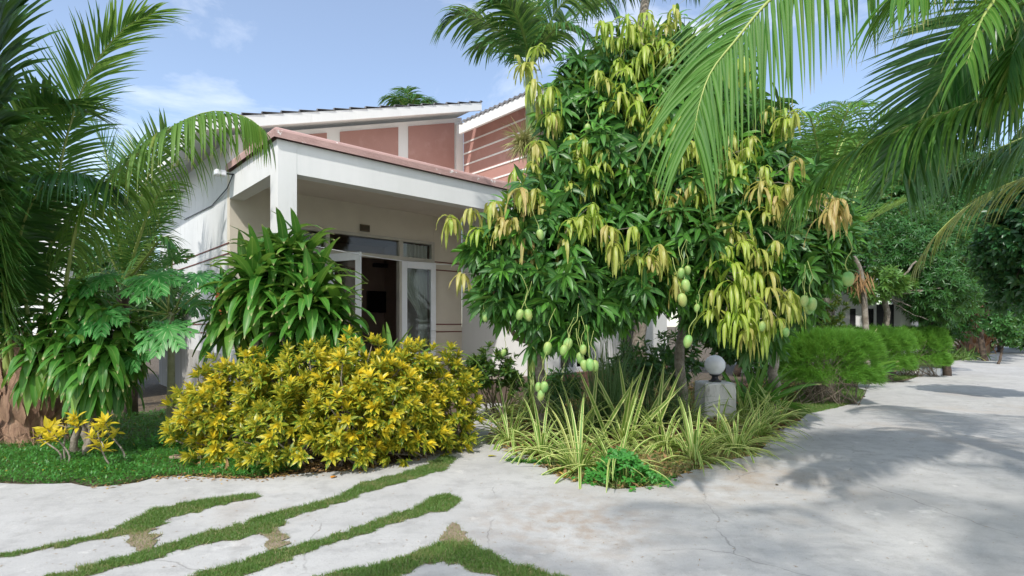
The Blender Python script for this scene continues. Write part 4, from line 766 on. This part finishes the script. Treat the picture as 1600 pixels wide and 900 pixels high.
RF([(1720,240,5.2),(1620,272,5.6),(1550,300,5.9),(1500,332,6.1),(1462,368,6.2),(1432,412,6.3)],LL=.62,n=64,ang=(1.0,.35),droop=1.6,start=.15,w=.026,mat=L_cocoyel,lift=.05,M=6)
RF([(1700,-120,3.6),(1560,-90,3.2),(1470,-60,3.0),(1400,-10,2.9)],LL=.75,n=90,ang=(1.2,.5),droop=1.3,start=.12,w=.036,M=6)
RF([(1760,-80,3.9),(1680,-50,4.0),(1620,0,4.1),(1585,70,4.1),(1575,130,4.1)],LL=.6,n=80,ang=(1.2,.5),droop=1.1,start=.12,w=.034,mat=L_coco,M=6)
RF([(1750,-150,5.2),(1650,-60,6.0),(1560,60,6.6),(1490,160,6.9),(1440,250,7.0)],LL=.95,n=100,ang=(1.2,.5),droop=1.3,start=.2,w=.04,mat=L_cocodark,M=5)
RF([(1800,60,5.4),(1700,120,6.2),(1620,190,6.8),(1570,260,7.0)],LL=.95,n=90,ang=(1.2,.5),droop=1.7,start=.2,w=.04,mat=L_cocodark,M=5)
RF([(1720,180,4.9),(1640,200,5.2),(1560,232,5.4),(1490,270,5.5)],LL=.85,n=96,ang=(1.2,.5),droop=1.8,start=.2,w=.034,mat=L_cocodark,M=5)
RF([(1700,-60,3.4),(1600,-40,3.0),(1540,20,2.8),(1510,100,2.75)],LL=.5,n=70,ang=(1.2,.5),droop=1.0,start=.12,w=.022,mat=L_coco,M=6)
RF([(1750,40,4.0),(1660,40,3.9),(1610,80,4.2),(1570,140,4.4),(1540,200,4.5)],LL=.7,n=80,ang=(1.2,.5),droop=1.5,start=.12,w=.036,mat=L_cocodark,M=6)
# fronds on the side away from the view keep the crown whole and shade the road
for az,el,Lr in ((-.2,.5,3.6),(-1.1,.6,3.6),(-1.9,.8,3.6),(-2.7,.6,3.8),(.5,.6,3.4),(1.2,.9,3.4)):
    d=np.array([math.cos(az)*math.cos(el),math.sin(az)*math.cos(el),math.sin(el)]); h=unit(np.array([d[0],d[1],0])); z_=np.array([0,0,1.])
    frond('frond',[cr,cr+d*Lr*.35,cr+d*Lr*.6+h*Lr*.12,cr+d*Lr*.6+h*Lr*.42-z_*Lr*.2],1.0,n=52,w=.038,mat=L_coco,droop=1.3,start=.12,parent=t,M=4)
PALMS_BEHIND=[((3.2,-2.2,0),6.8,3.2,9,'nearest road-side coconut palm behind the viewpoint'),((8.6,0.2,0),7.2,3.4,9,'coconut palm on the right verge of the road behind the viewpoint'),((12.5,3.6,0),7.4,3.4,9,'coconut palm farther along the right verge of the road'),((-.6,-3.4,0),6.9,3.0,8,'slim coconut palm behind the viewpoint at the path edge')]
TREES_BEHIND=[]
SH_DENS=5
# ---------------------------------------------------------------- palms and a tree behind the viewpoint that shade the road
def shade_palm(b,h,Lr,n,label,off=(0.3,0)):
    b=np.array(b,float); c=b+[off[0],off[1],h]; t=root('coconut_palm',label,'palm',b,'palms along the near side of the road'); m=MB(); limb(m,b,c,.2,.13,bend=.04,n=10); m.build('trunk',M_bark,t)
    for i in range(n):
        az=i*2.39996+b[0]; el=1.1-1.0*(i/n); d=np.array([math.cos(az)*math.cos(el),math.sin(az)*math.cos(el),math.sin(el)]); h_=unit(np.array([d[0],d[1],0])); z_=np.array([0,0,1.])
        frond('frond',[c,c+d*Lr*.35,c+d*Lr*.6+h_*Lr*.12,c+d*Lr*.6+h_*Lr*.42-z_*Lr*.25],1.0,n=46,w=.036,mat=L_coco,droop=1.4,start=.1,parent=t,M=3)
for b,h,Lr,n,l in PALMS_BEHIND: shade_palm(b,h,Lr,n,l)
for b,bl,l in TREES_BEHIND:
    cloud_tree('shade_tree',l,'tree',b,[(np.array(c,float),r,(1,1,.6)) for c,r in bl],L_back,.22,.09,SH_DENS,k=6,flat=True,M=2)

# ---------------------------------------------------------------- variegated lily clumps
def lily(x,y,n,L,label,Wd=.034,dr=2.3):
    b=gnd(x,y); t=root('lily_clump',label,'plant',b,'variegated strap-leaved clumps beside the road'); m=MB()
    az=RG.random(n)*6.28; th=.2+1.25*RG.random(n)**.8; P=b+np.c_[np.cos(az)*.05*RG.random(n)*2,np.sin(az)*.05*RG.random(n)*2,np.full(n,.02)]
    D=np.c_[np.cos(az)*np.sin(th),np.sin(az)*np.sin(th),np.cos(th)]; U=np.c_[-np.cos(az)*np.cos(th),-np.sin(az)*np.cos(th),np.sin(th)]
    m.add(*blades(P,D,U,L*(.6+.5*RG.random(n)),Wd*(.7+.6*RG.random(n)),dr*(.5+RG.random(n))*np.sin(th+.25),9,prof_strap,.25,age=(RG.random(n)<.15)*RG.random(n)))
    m.build('foliage',L_lily,t); return t
LL=[(796,690,'leftmost of the striped lily clumps, right where the path narrows'),(846,712,'striped lily clump in front of the low triple fruit'),(905,738,'striped lily clump just left of the green clover patch'),(962,742,'striped lily clump sprouting behind the green clover patch'),
(1085,722,'big striped lily clump nearest the road, arching over the concrete edge'),(1150,706,'striped lily clump whose leaf tips reach lowest over the road edge'),(1185,682,'striped lily clump spreading onto the road right of the pillar'),(1120,690,'striped lily clump directly in front of the lamp pillar'),
(1040,700,'striped lily clump between clover patch and lamp pillar'),(975,695,'striped lily clump in the middle of the lily bed'),(900,690,'striped lily clump below the cluster of five mangoes'),(835,668,'back striped lily clump below the left mango tree'),(786,655,'small striped lily clump beside the dark green shrub'),
(1214,662,'rightmost of the striped lily clumps, touching the near feathery hedge'),(1160,655,'striped lily clump just right of the lamp pillar'),(1010,660,'striped lily clump in front of the sedge tuft'),(925,655,'striped lily clump at the foot of the bluish lemongrass'),(1075,664,'striped lily clump leaning on the left side of the lamp pillar'),(870,650,'back striped lily clump under the french window')]
for i,(x,y,l) in enumerate(LL): lily(x,y,100 if y>690 else 84,(.86 if y>690 else 1.0)*(.78 if x>1060 and y<700 else 1),l)
# a few broad upright striped blades among them
b=gnd(985,690); t=root('lily_clump','tall upright striped blades standing out above the middle of the lily bed','plant',b); m=MB(); n=12; m.add(*blades(b+np.c_[RG.normal(0,.25,n),RG.normal(0,.2,n),np.zeros(n)],np.c_[RG.normal(.1,.35,n),RG.normal(0,.2,n),np.ones(n)],np.c_[np.zeros(n),-np.ones(n),np.zeros(n)],1.15,.055,.25,8,prof_strap,.2,age=.2)); m.build('foliage',L_lily,t)
# lemongrass, sedge
def tuft(name,label,x,Y,zb,n,L,Wd,sp,dr,mat,r=.12,prof=prof_grass,cat='plant',M=7):
    b=np.array([(x-800)/850*Y,Y,zb]); t=root(name,label,cat,b); m=MB(); P=b+np.c_[RG.normal(0,r,n),RG.normal(0,r,n),np.zeros(n)]; d=np.c_[RG.normal(0,sp,(n,2)),np.ones(n)]
    m.add(*blades(P,d,sph(n),L*(.5+.6*RG.random(n)),Wd,dr*RG.random(n),M,prof,.15,age=(RG.random(n)<.12)*RG.random(n))); m.build('foliage',mat,t)
tuft('lemongrass','bluish upright lemongrass tuft behind the lily bed',948,8.2,0,170,1.55,.020,.17,.9,L_lemon)
tuft('sedge_tuft','fine dark arching sedge between lemongrass and lamp pillar',1035,8.9,0,190,1.2,.012,.35,1.6,L_lemon,.2)
tuft('sedge_tuft','sedge with thin arching blades left of the lemongrass',890,8.6,0,120,.95,.012,.4,1.6,L_lemon,.2)
tuft('strap_plant','dark broad strap-leaved plant right of the globe lamp',1180,9.6,0,46,1.15,.085,.40,1.5,L_drac,.12,prof_strap)
tuft('strap_plant','dark upright strap plant behind the far feathery hedge',1320,13.2,.2,34,1.4,.10,.30,.8,L_drac,.12,prof_strap)
tuft('strap_plant','dark rosette plant left of the plumeria trunk',1352,13.8,.2,60,1.2,.08,.5,1.2,L_drac,.12,prof_strap)
# clover-like weed
b=gnd(975,758); t=root('clover_patch','bright green clover-leaved weed spilling over the front bed edge','plant',b); m=MB(); n=330
p=np.c_[RG.normal(0,.20,n),RG.normal(.08,.12,n)]; hgt=.30*np.exp(-((p[:,0])/.28)**2)*RG.random(n)**.6+.02; P=b+np.c_[p,hgt]; V=rosettes(P,np.array([[0,-.4,1.]])+RG.normal(0,.3,(n,3)),4,.055,.042,(1.1,1.4),.5,2,prof_ovate); m.add(*V)
for q in P[::3]: tube(m,[np.array([b[0]+(q[0]-b[0])*.6,b[1]+(q[1]-b[1])*.6,0]),q],.003,4,1)
m.build('foliage',[L_clover,M_petiole],t)
b=gnd(840,722); t=root('creeping_weed','flat runners of small weed creeping onto the concrete','plant',b); m=MB(); n=150; x=RG.random(n); P=b+np.c_[(x-.5)*.75,RG.normal(0,.04,n)-x*.2,np.full(n,.03)]; m.add(*rosettes(P,np.array([[0,0,1.]])+RG.normal(0,.2,(n,3)),5,.05,.016,(1.0,1.4),.3,2)); m.build('foliage',L_cover,t)
b=gnd(420,735); 
for (x,y,s_,l) in ((400,722,.22,'low fern-like weed under the left crotons'),(285,700,.20,'broad-leaved seedling at the foot of the papaya')):
    b=gnd(x,y); t=root('weed',l,'plant',b); m=MB(); n=70; P=b+np.c_[RG.normal(0,s_,n),RG.normal(0,.12,n),.04+.16*RG.random(n)]; m.add(*rosettes(P,np.array([[0,-.2,1.]])+RG.normal(0,.3,(n,3)),6,.09,.035,(.7,1.4),.6,3,prof_ovate)); m.build('foliage',L_clover,t)

# ---------------------------------------------------------------- feathery hedges
def feather(cx,Y,hw,hd,z0,z1,n,label,stems=22):
    b=np.array([(cx-800)/850*Y,Y,0]); t=root('feathery_hedge',label,'hedge',b,'clipped feathery hedges'); m=MB(); st=MB()
    d=sph(n); d=np.sign(d)*np.abs(d)**.55; low=d[:,2]<-.6; d=d[~low]; n=len(d); zc=(z0+z1)/2; hz=(z1-z0)/2
    lump=1+.09*np.sin(d[:,0]*6+cx)*np.cos(d[:,1]*5)+.07*np.sin(d[:,0]*17+d[:,2]*9)*np.cos(d[:,1]*13)
    s_=(1-.45*RG.random(n)**2.2)*lump; P=b+np.c_[d[:,0]*hw*s_,d[:,1]*hd*s_,zc+d[:,2]*hz*s_]
    k=6; r=np.repeat(np.arange(n),k); D=unit(d[r]*.8+[0,0,.75]+RG.normal(0,.45,(n*k,3))); m.add(*blades(P[r]+RG.normal(0,.02,(n*k,3)),D,sph(n*k),.085+.05*RG.random(n*k),.0075 if Y<12 else .011,.5,2,prof_grass,0,flat=True,rnd=np.clip(RG.random(n)[r]*.7+RG.random(n*k)*.3,0,1)))
    for q in P[RG.choice(n,stems*3,replace=False)]:
        a_=RG.integers(0,4); bb=b+[(a_-1.5)*hw*.45+RG.normal(0,.04),-.15*hd+RG.normal(0,.1),0]; limb(st,bb,b+(q-b)*[.85,.85,.9],.010,.004,bend=.08,n=4,seg=6)
    st.build('stem',M_stem,t); m.build('foliage',L_feather,t)
feather(1288,11.0,.86,.60,.25,1.46,15000,'near feathery clipped hedge with bare stems at its foot beside the road')
feather(1350,15.4,1.0,.75,.15,1.50,13000,'middle feathery hedge clump, flat topped, behind the gap in the kerbside grass')
feather(1422,16.9,.95,.70,.12,1.48,11000,'far feathery hedge clump nearest the bend of the road')
tuft('fern_clump','loose arching ferns at the road edge before the shaggy palm stump',1490,25,0,140,1.0,.05,.7,1.6,L_grass,.6,prof_strap)

# ---------------------------------------------------------------- plants and trees beyond
def bl(x,y,Y,r,sq=(1,1,1)): return (at(x,y,Y),r,sq)
def gb(x,Y): return np.array([(x-800)/850*Y,Y,0.])
cloud_tree('oleander','tall narrow-leaved oleander behind the far feathery hedge','tree',gb(1480,17),[bl(1440,400,17,1.25),bl(1500,400,17.5,1.3),bl(1470,450,16.5,1.1),bl(1420,370,17.5,1.0),bl(1458,480,17,.7),bl(1395,400,17,.7)],L_back,.19,.034,44,k=9)
cloud_tree('round_tree','bright round tree crown against the sky behind the mangoes','tree',gb(1300,19),[bl(1300,235,19,1.15),bl(1330,270,19,1.1),bl(1280,290,19,1.2),bl(1250,260,20,1.2)],L_backl,.15,.06,36)
cloud_tree('broad_leaved_tree','dark broad-leaved tree at the right edge of the road','tree',np.array([12.6,10.8,0]),[bl(1600,350,10.5,.75),bl(1575,400,11,.6),bl(1620,430,11,.8),bl(1640,360,10.5,1.0),bl(1592,455,11.5,.5),bl(1660,300,10,.9)],leafmat('dark_glossy_leaf',C(.018,.085,.03),C(.04,.14,.045),C(.08,.2,.05),.22,.35),.17,.085,40,k=6,prof=prof_ovate)
G_='trees closing the far end of the road'
cloud_tree('road_tree','dark tree over the far bend of the road','tree',gb(1560,32),[bl(1540,440,32,2.6),bl(1590,470,31,2.4),bl(1600,400,33,3.0),bl(1520,380,34,3.0),bl(1640,440,30,2.8),bl(1620,505,36,1.7),bl(1660,500,34,1.8),bl(1500,480,37,2.2),bl(1590,505,30,1.2)],L_back,.28,.10,16,G_)
cloud_tree('road_tree','dark tree rising behind the white house','tree',gb(1400,27),[bl(1380,330,27,2.6),bl(1440,300,28,2.6),bl(1330,350,27,2.2),bl(1480,320,29,2.8),bl(1400,400,27,1.9),bl(1440,470,25,1.5),bl(1475,490,25,1.3),bl(1340,280,28,2.0)],L_back,.26,.09,18,G_)
cloud_tree('road_tree','mid green tree filling the gap below the yellowing frond','tree',gb(1540,24),[bl(1530,340,24,2.0),bl(1580,330,25,2.2),bl(1500,300,26,2.4),bl(1570,420,24,1.7),bl(1620,300,24,2.4)],L_back,.24,.075,20,G_)
cloud_tree('backing_shrub','dark shrub in the deep shade behind the lamp','shrub',gb(1130,12),[bl(1110,500,12,.6),bl(1150,530,11.8,.6),bl(1135,470,12.3,.7)],L_back,.17,.07,34,trunk_r=.04)
cloud_tree('backing_shrub','dark shrub in the deep shade behind the right-hand mango trunk','shrub',gb(1215,13.5),[bl(1200,500,13.5,.7),bl(1240,470,13.5,.75),bl(1190,560,12.8,.5),bl(1235,550,13,.5)],L_back,.17,.06,32,trunk_r=.04)
cloud_tree('backing_shrub','added dark low shrub before the brick plinth under the middle mango tree','shrub',gb(1010,10.3),[bl(1000,575,10.3,.5),bl(1050,560,10.6,.55),bl(960,590,10.0,.35)],L_back,.17,.06,30,trunk_r=.04)  # dark foliage added to darken the bright wall and plinth behind
cloud_tree('backing_shrub','added dark low shrub under the french window','shrub',gb(890,9.6),[bl(880,600,9.6,.35),bl(850,610,9.3,.3)],L_back,.17,.05,30,trunk_r=.03)  # also added to darken the block front
cloud_tree('garden_tree','dark garden tree behind the mango crowns','tree',gb(1150,17),[bl(1120,380,17,1.8),bl(1200,340,17,1.8),bl(1250,400,17,1.5),bl(1180,440,16.5,1.1),bl(1060,300,18,1.6),bl(1335,395,16.2,.75),bl(1300,420,16.2,.6)],L_back,.2,.07,22)
cloud_tree('roadside_shrub','leafy shrub right of the shaggy palm stump','shrub',gb(1560,22),[bl(1562,508,22,.55),bl(1585,495,23,.7),bl(1575,525,22,.4)],L_back,.2,.08,30,trunk_r=.05)
# shaggy palm stump
b=gb(1522,31); t=root('shaggy_palm','short palm stump shaggy with orange brown dead leaf bases','palm',b); m=MB(); tube(m,[b,b+[0.1,0,1.2],b+[.2,0,2.3],b+[.45,0,3.6]],[.72,.62,.5,.34],12); m.build('trunk',M_husk,t)
m=MB(); n=150; az=RG.random(n)*6.28; z=RG.random(n)*3.5; R=.70-.11*z; P=b+np.c_[np.cos(az)*R+.14*z,np.sin(az)*R,z]; up=np.where(RG.random(n)<.55,1,-1.); m.add(*blades(P,np.c_[np.cos(az)*.6,np.sin(az)*.6,up],np.c_[np.cos(az),np.sin(az),np.zeros(n)],.7+.4*RG.random(n),.16,.6,5,prof_ovate,.2,wav=.1)); m.build('dead_leaf_bases',solid('orange_brown_fibre',C(.34,.17,.08),C(.20,.09,.04),.85,6,8,.6,40),t)
c=b+[.45,0,3.6]
for az in (0.3,1.2,2.3,3.2,4.1,5.2): h_=np.array([math.cos(az),math.sin(az),0]); z_=np.array([0,0,1.]); frond('frond',[c,c+h_*.8+z_*1.1,c+h_*1.8+z_*1.3,c+h_*2.6+z_*.7],.8,n=36,w=.05,mat=L_cocodark,droop=1.4,parent=t,M=3)
# bare-branched plumeria
b=gb(1382,16.6); t=root('plumeria','leggy plumeria with bare pale branches before the white house','tree',b); m=MB(); f1=at(1380,462,16.6); limb(m,b,f1,.11,.08,bend=.03)
for q,r in (((1432,408,16),.05),((1352,480,16.4),.04),((1440,455,16),.035),((1470,450,15.8),.03),((1365,440,16.8),.05),((1425,480,16.4),.03),((1450,500,16.3),.02),((1395,440,16.7),.05)): limb(m,f1,at(*q),r,r*.5,bend=.10)
m.build('trunk',M_bark,t); m=MB(); 
for q,r in (((1372,440,16.2),.7),((1348,455,16.2),.45),((1400,445,16.4),.45)): leaf_ball(m,at(*q),r,60,.24,.06,(1,1,.7),.4,9,.6,3,age=lambda f,r_:f*.0+.3)
m.build('foliage',L_backl,t)
b=gb(1345,12.8); t=root('bare_branch','thick pale bare limb leaning beside the hanging mango','branch',at(1346,432,12.8)-[0,0,0]); m=MB(); tube(m,spline([at(1356,600,12.9),at(1352,500,12.9),at(1346,432,12.8),at(1334,402,12.7),at(1322,392,12.6)],14),np.linspace(.075,.045,14),9); m.build('limb',M_bark,t)
m=MB(); n=60; m.add(*blades(at(1345,436,12.75)+RG.normal(0,.12,(n,3)),np.c_[RG.normal(0,.5,(n,2)),-np.ones(n)],sph(n),.4,.03,.5,4,prof_lance,.1)); m.build('dead_leaves',M_litter,t)
# lower frond with sunlight painted into its lighter green, between the mango and the road trees
b=gb(1262,11.6); t=root('palm_sapling','young palm sending one frond painted sunlit pale green to the right of the mangoes','palm',b); m=MB(); tube(m,spline([b,at(1262,500,11.2),at(1280,430,10.6),at(1308,385,10.2)],12),np.linspace(.05,.025,12),7); m.build('trunk',M_petiole,t)
frond('frond',pp([(1308,385,10.2),(1335,358,10.1),(1375,335,10.0),(1418,314,9.9)]),.50,n=60,w=.03,mat=leafmat('painted_sunlit_leaflet',C(.16,.30,.05),C(.28,.42,.10),C(.35,.42,.12),.35,.45),droop=.5,ang=(.9,.3),parent=t,start=.05,M=4,lift=.4)
frond('frond',pp([(1308,385,10.2),(1300,350,10.3),(1280,310,10.5),(1250,285,10.6)]),.6,n=50,w=.035,mat=L_coco,droop=1.,ang=(1.,.35),parent=t,start=.05,M=4)
frond('frond',pp([(1308,385,10.2),(1330,330,10.4),(1345,270,10.6),(1370,215,10.7)]),.7,n=54,w=.035,mat=L_coco,droop=.8,ang=(1.,.35),parent=t,start=.05,M=4)

# ---------------------------------------------------------------- white houses beyond the hedges
wh=root('white_house','low white house with small dark openings behind the plumeria','house',(8.0,17.5,0))
wb('wall',M_white,(7.6,18.2,0),(12.2,18.5,3.4),wh); wb('wall',M_white,(12.9,18.2,0),(13.6,18.5,3.4),wh); wb('roof',M_tile,(7.3,17.0,3.403),(13.9,21,3.65),wh)
wb('column',M_white,(12.35,17.3,0),(12.7,17.6,3.4),wh); wb('column',M_white,(9.5,17.3,0),(9.85,17.6,3.4),wh); wb('step',M_white,(12.0,17.0,0),(13.4,17.6,.25),wh)
for x in (9.1,10.6,11.3,11.9): wb('window',M_black,(x,18.17,1.55),(x+.18,18.197,2.15),wh,0)
wb('doorway',M_dark,(12.25,18.3,0),(12.86,18.4,2.3),wh,0)

# ---------------------------------------------------------------- small things
def flat_leaf(x,y,L,Wd,col,label,az):
    b=gnd(x,y,ZC); m=MB(); m.add(*blades([b+[0,0,.008]],[[math.cos(az),math.sin(az),.12]],[[0,0,1]],[L],[Wd],[.3],6,prof_ovate,.15)); o=m.build('fallen_leaf',leafmat('fallen_leaf_'+('yellow' if col[1]>.3 else 'orange'),col,col,None,.1,.6),None,loc=b); tag(o,label,'leaf','fallen leaves on the concrete')
flat_leaf(762,714,.12,.055,C(.42,.38,.06),'yellow green fallen leaf lying alone on the path beside the lilies',.3)
flat_leaf(517,748,.10,.055,C(.62,.25,.03),'orange fallen leaf at the foot of the crotons',1.2)
flat_leaf(1213,759,.05,.03,C(.10,.07,.04),'tiny brown leaf on the open road',.8)
b=gnd(300,722); m=MB(); m.box((b[0]-.24,b[1]-.05,.05),(b[0]+.24,b[1]+.05,.08)); o=m.build('wooden_board',solid('old_wood',C(.36,.27,.19),C(.24,.17,.11),.85,3,8,.4,40,stretch=(1,12,1)),None,smooth=False,bevel=.006,loc=b); tag(o,'short weathered board lying in the ground cover','board')
b=gb(1534,29); m=MB(); m.box((b[0]-.06,b[1]-.06,0),(b[0]+.06,b[1]+.06,.85)); o=m.build('marker_post',M_white,None,smooth=False,bevel=.02,loc=b); tag(o,'small white marker post beside the shaggy palm stump','post')

G=MB(); p=scatter(bed,9); n=len(p); G.add(*rosettes(np.c_[p,.07+.03*RG.random(n)],np.array([[0,-.3,1.]]),5,.016,.013,(1.2,1.5),.1,1,prof_ovate)); tag(G.build('ground_cover_flowers',M_petals),kind='stuff')
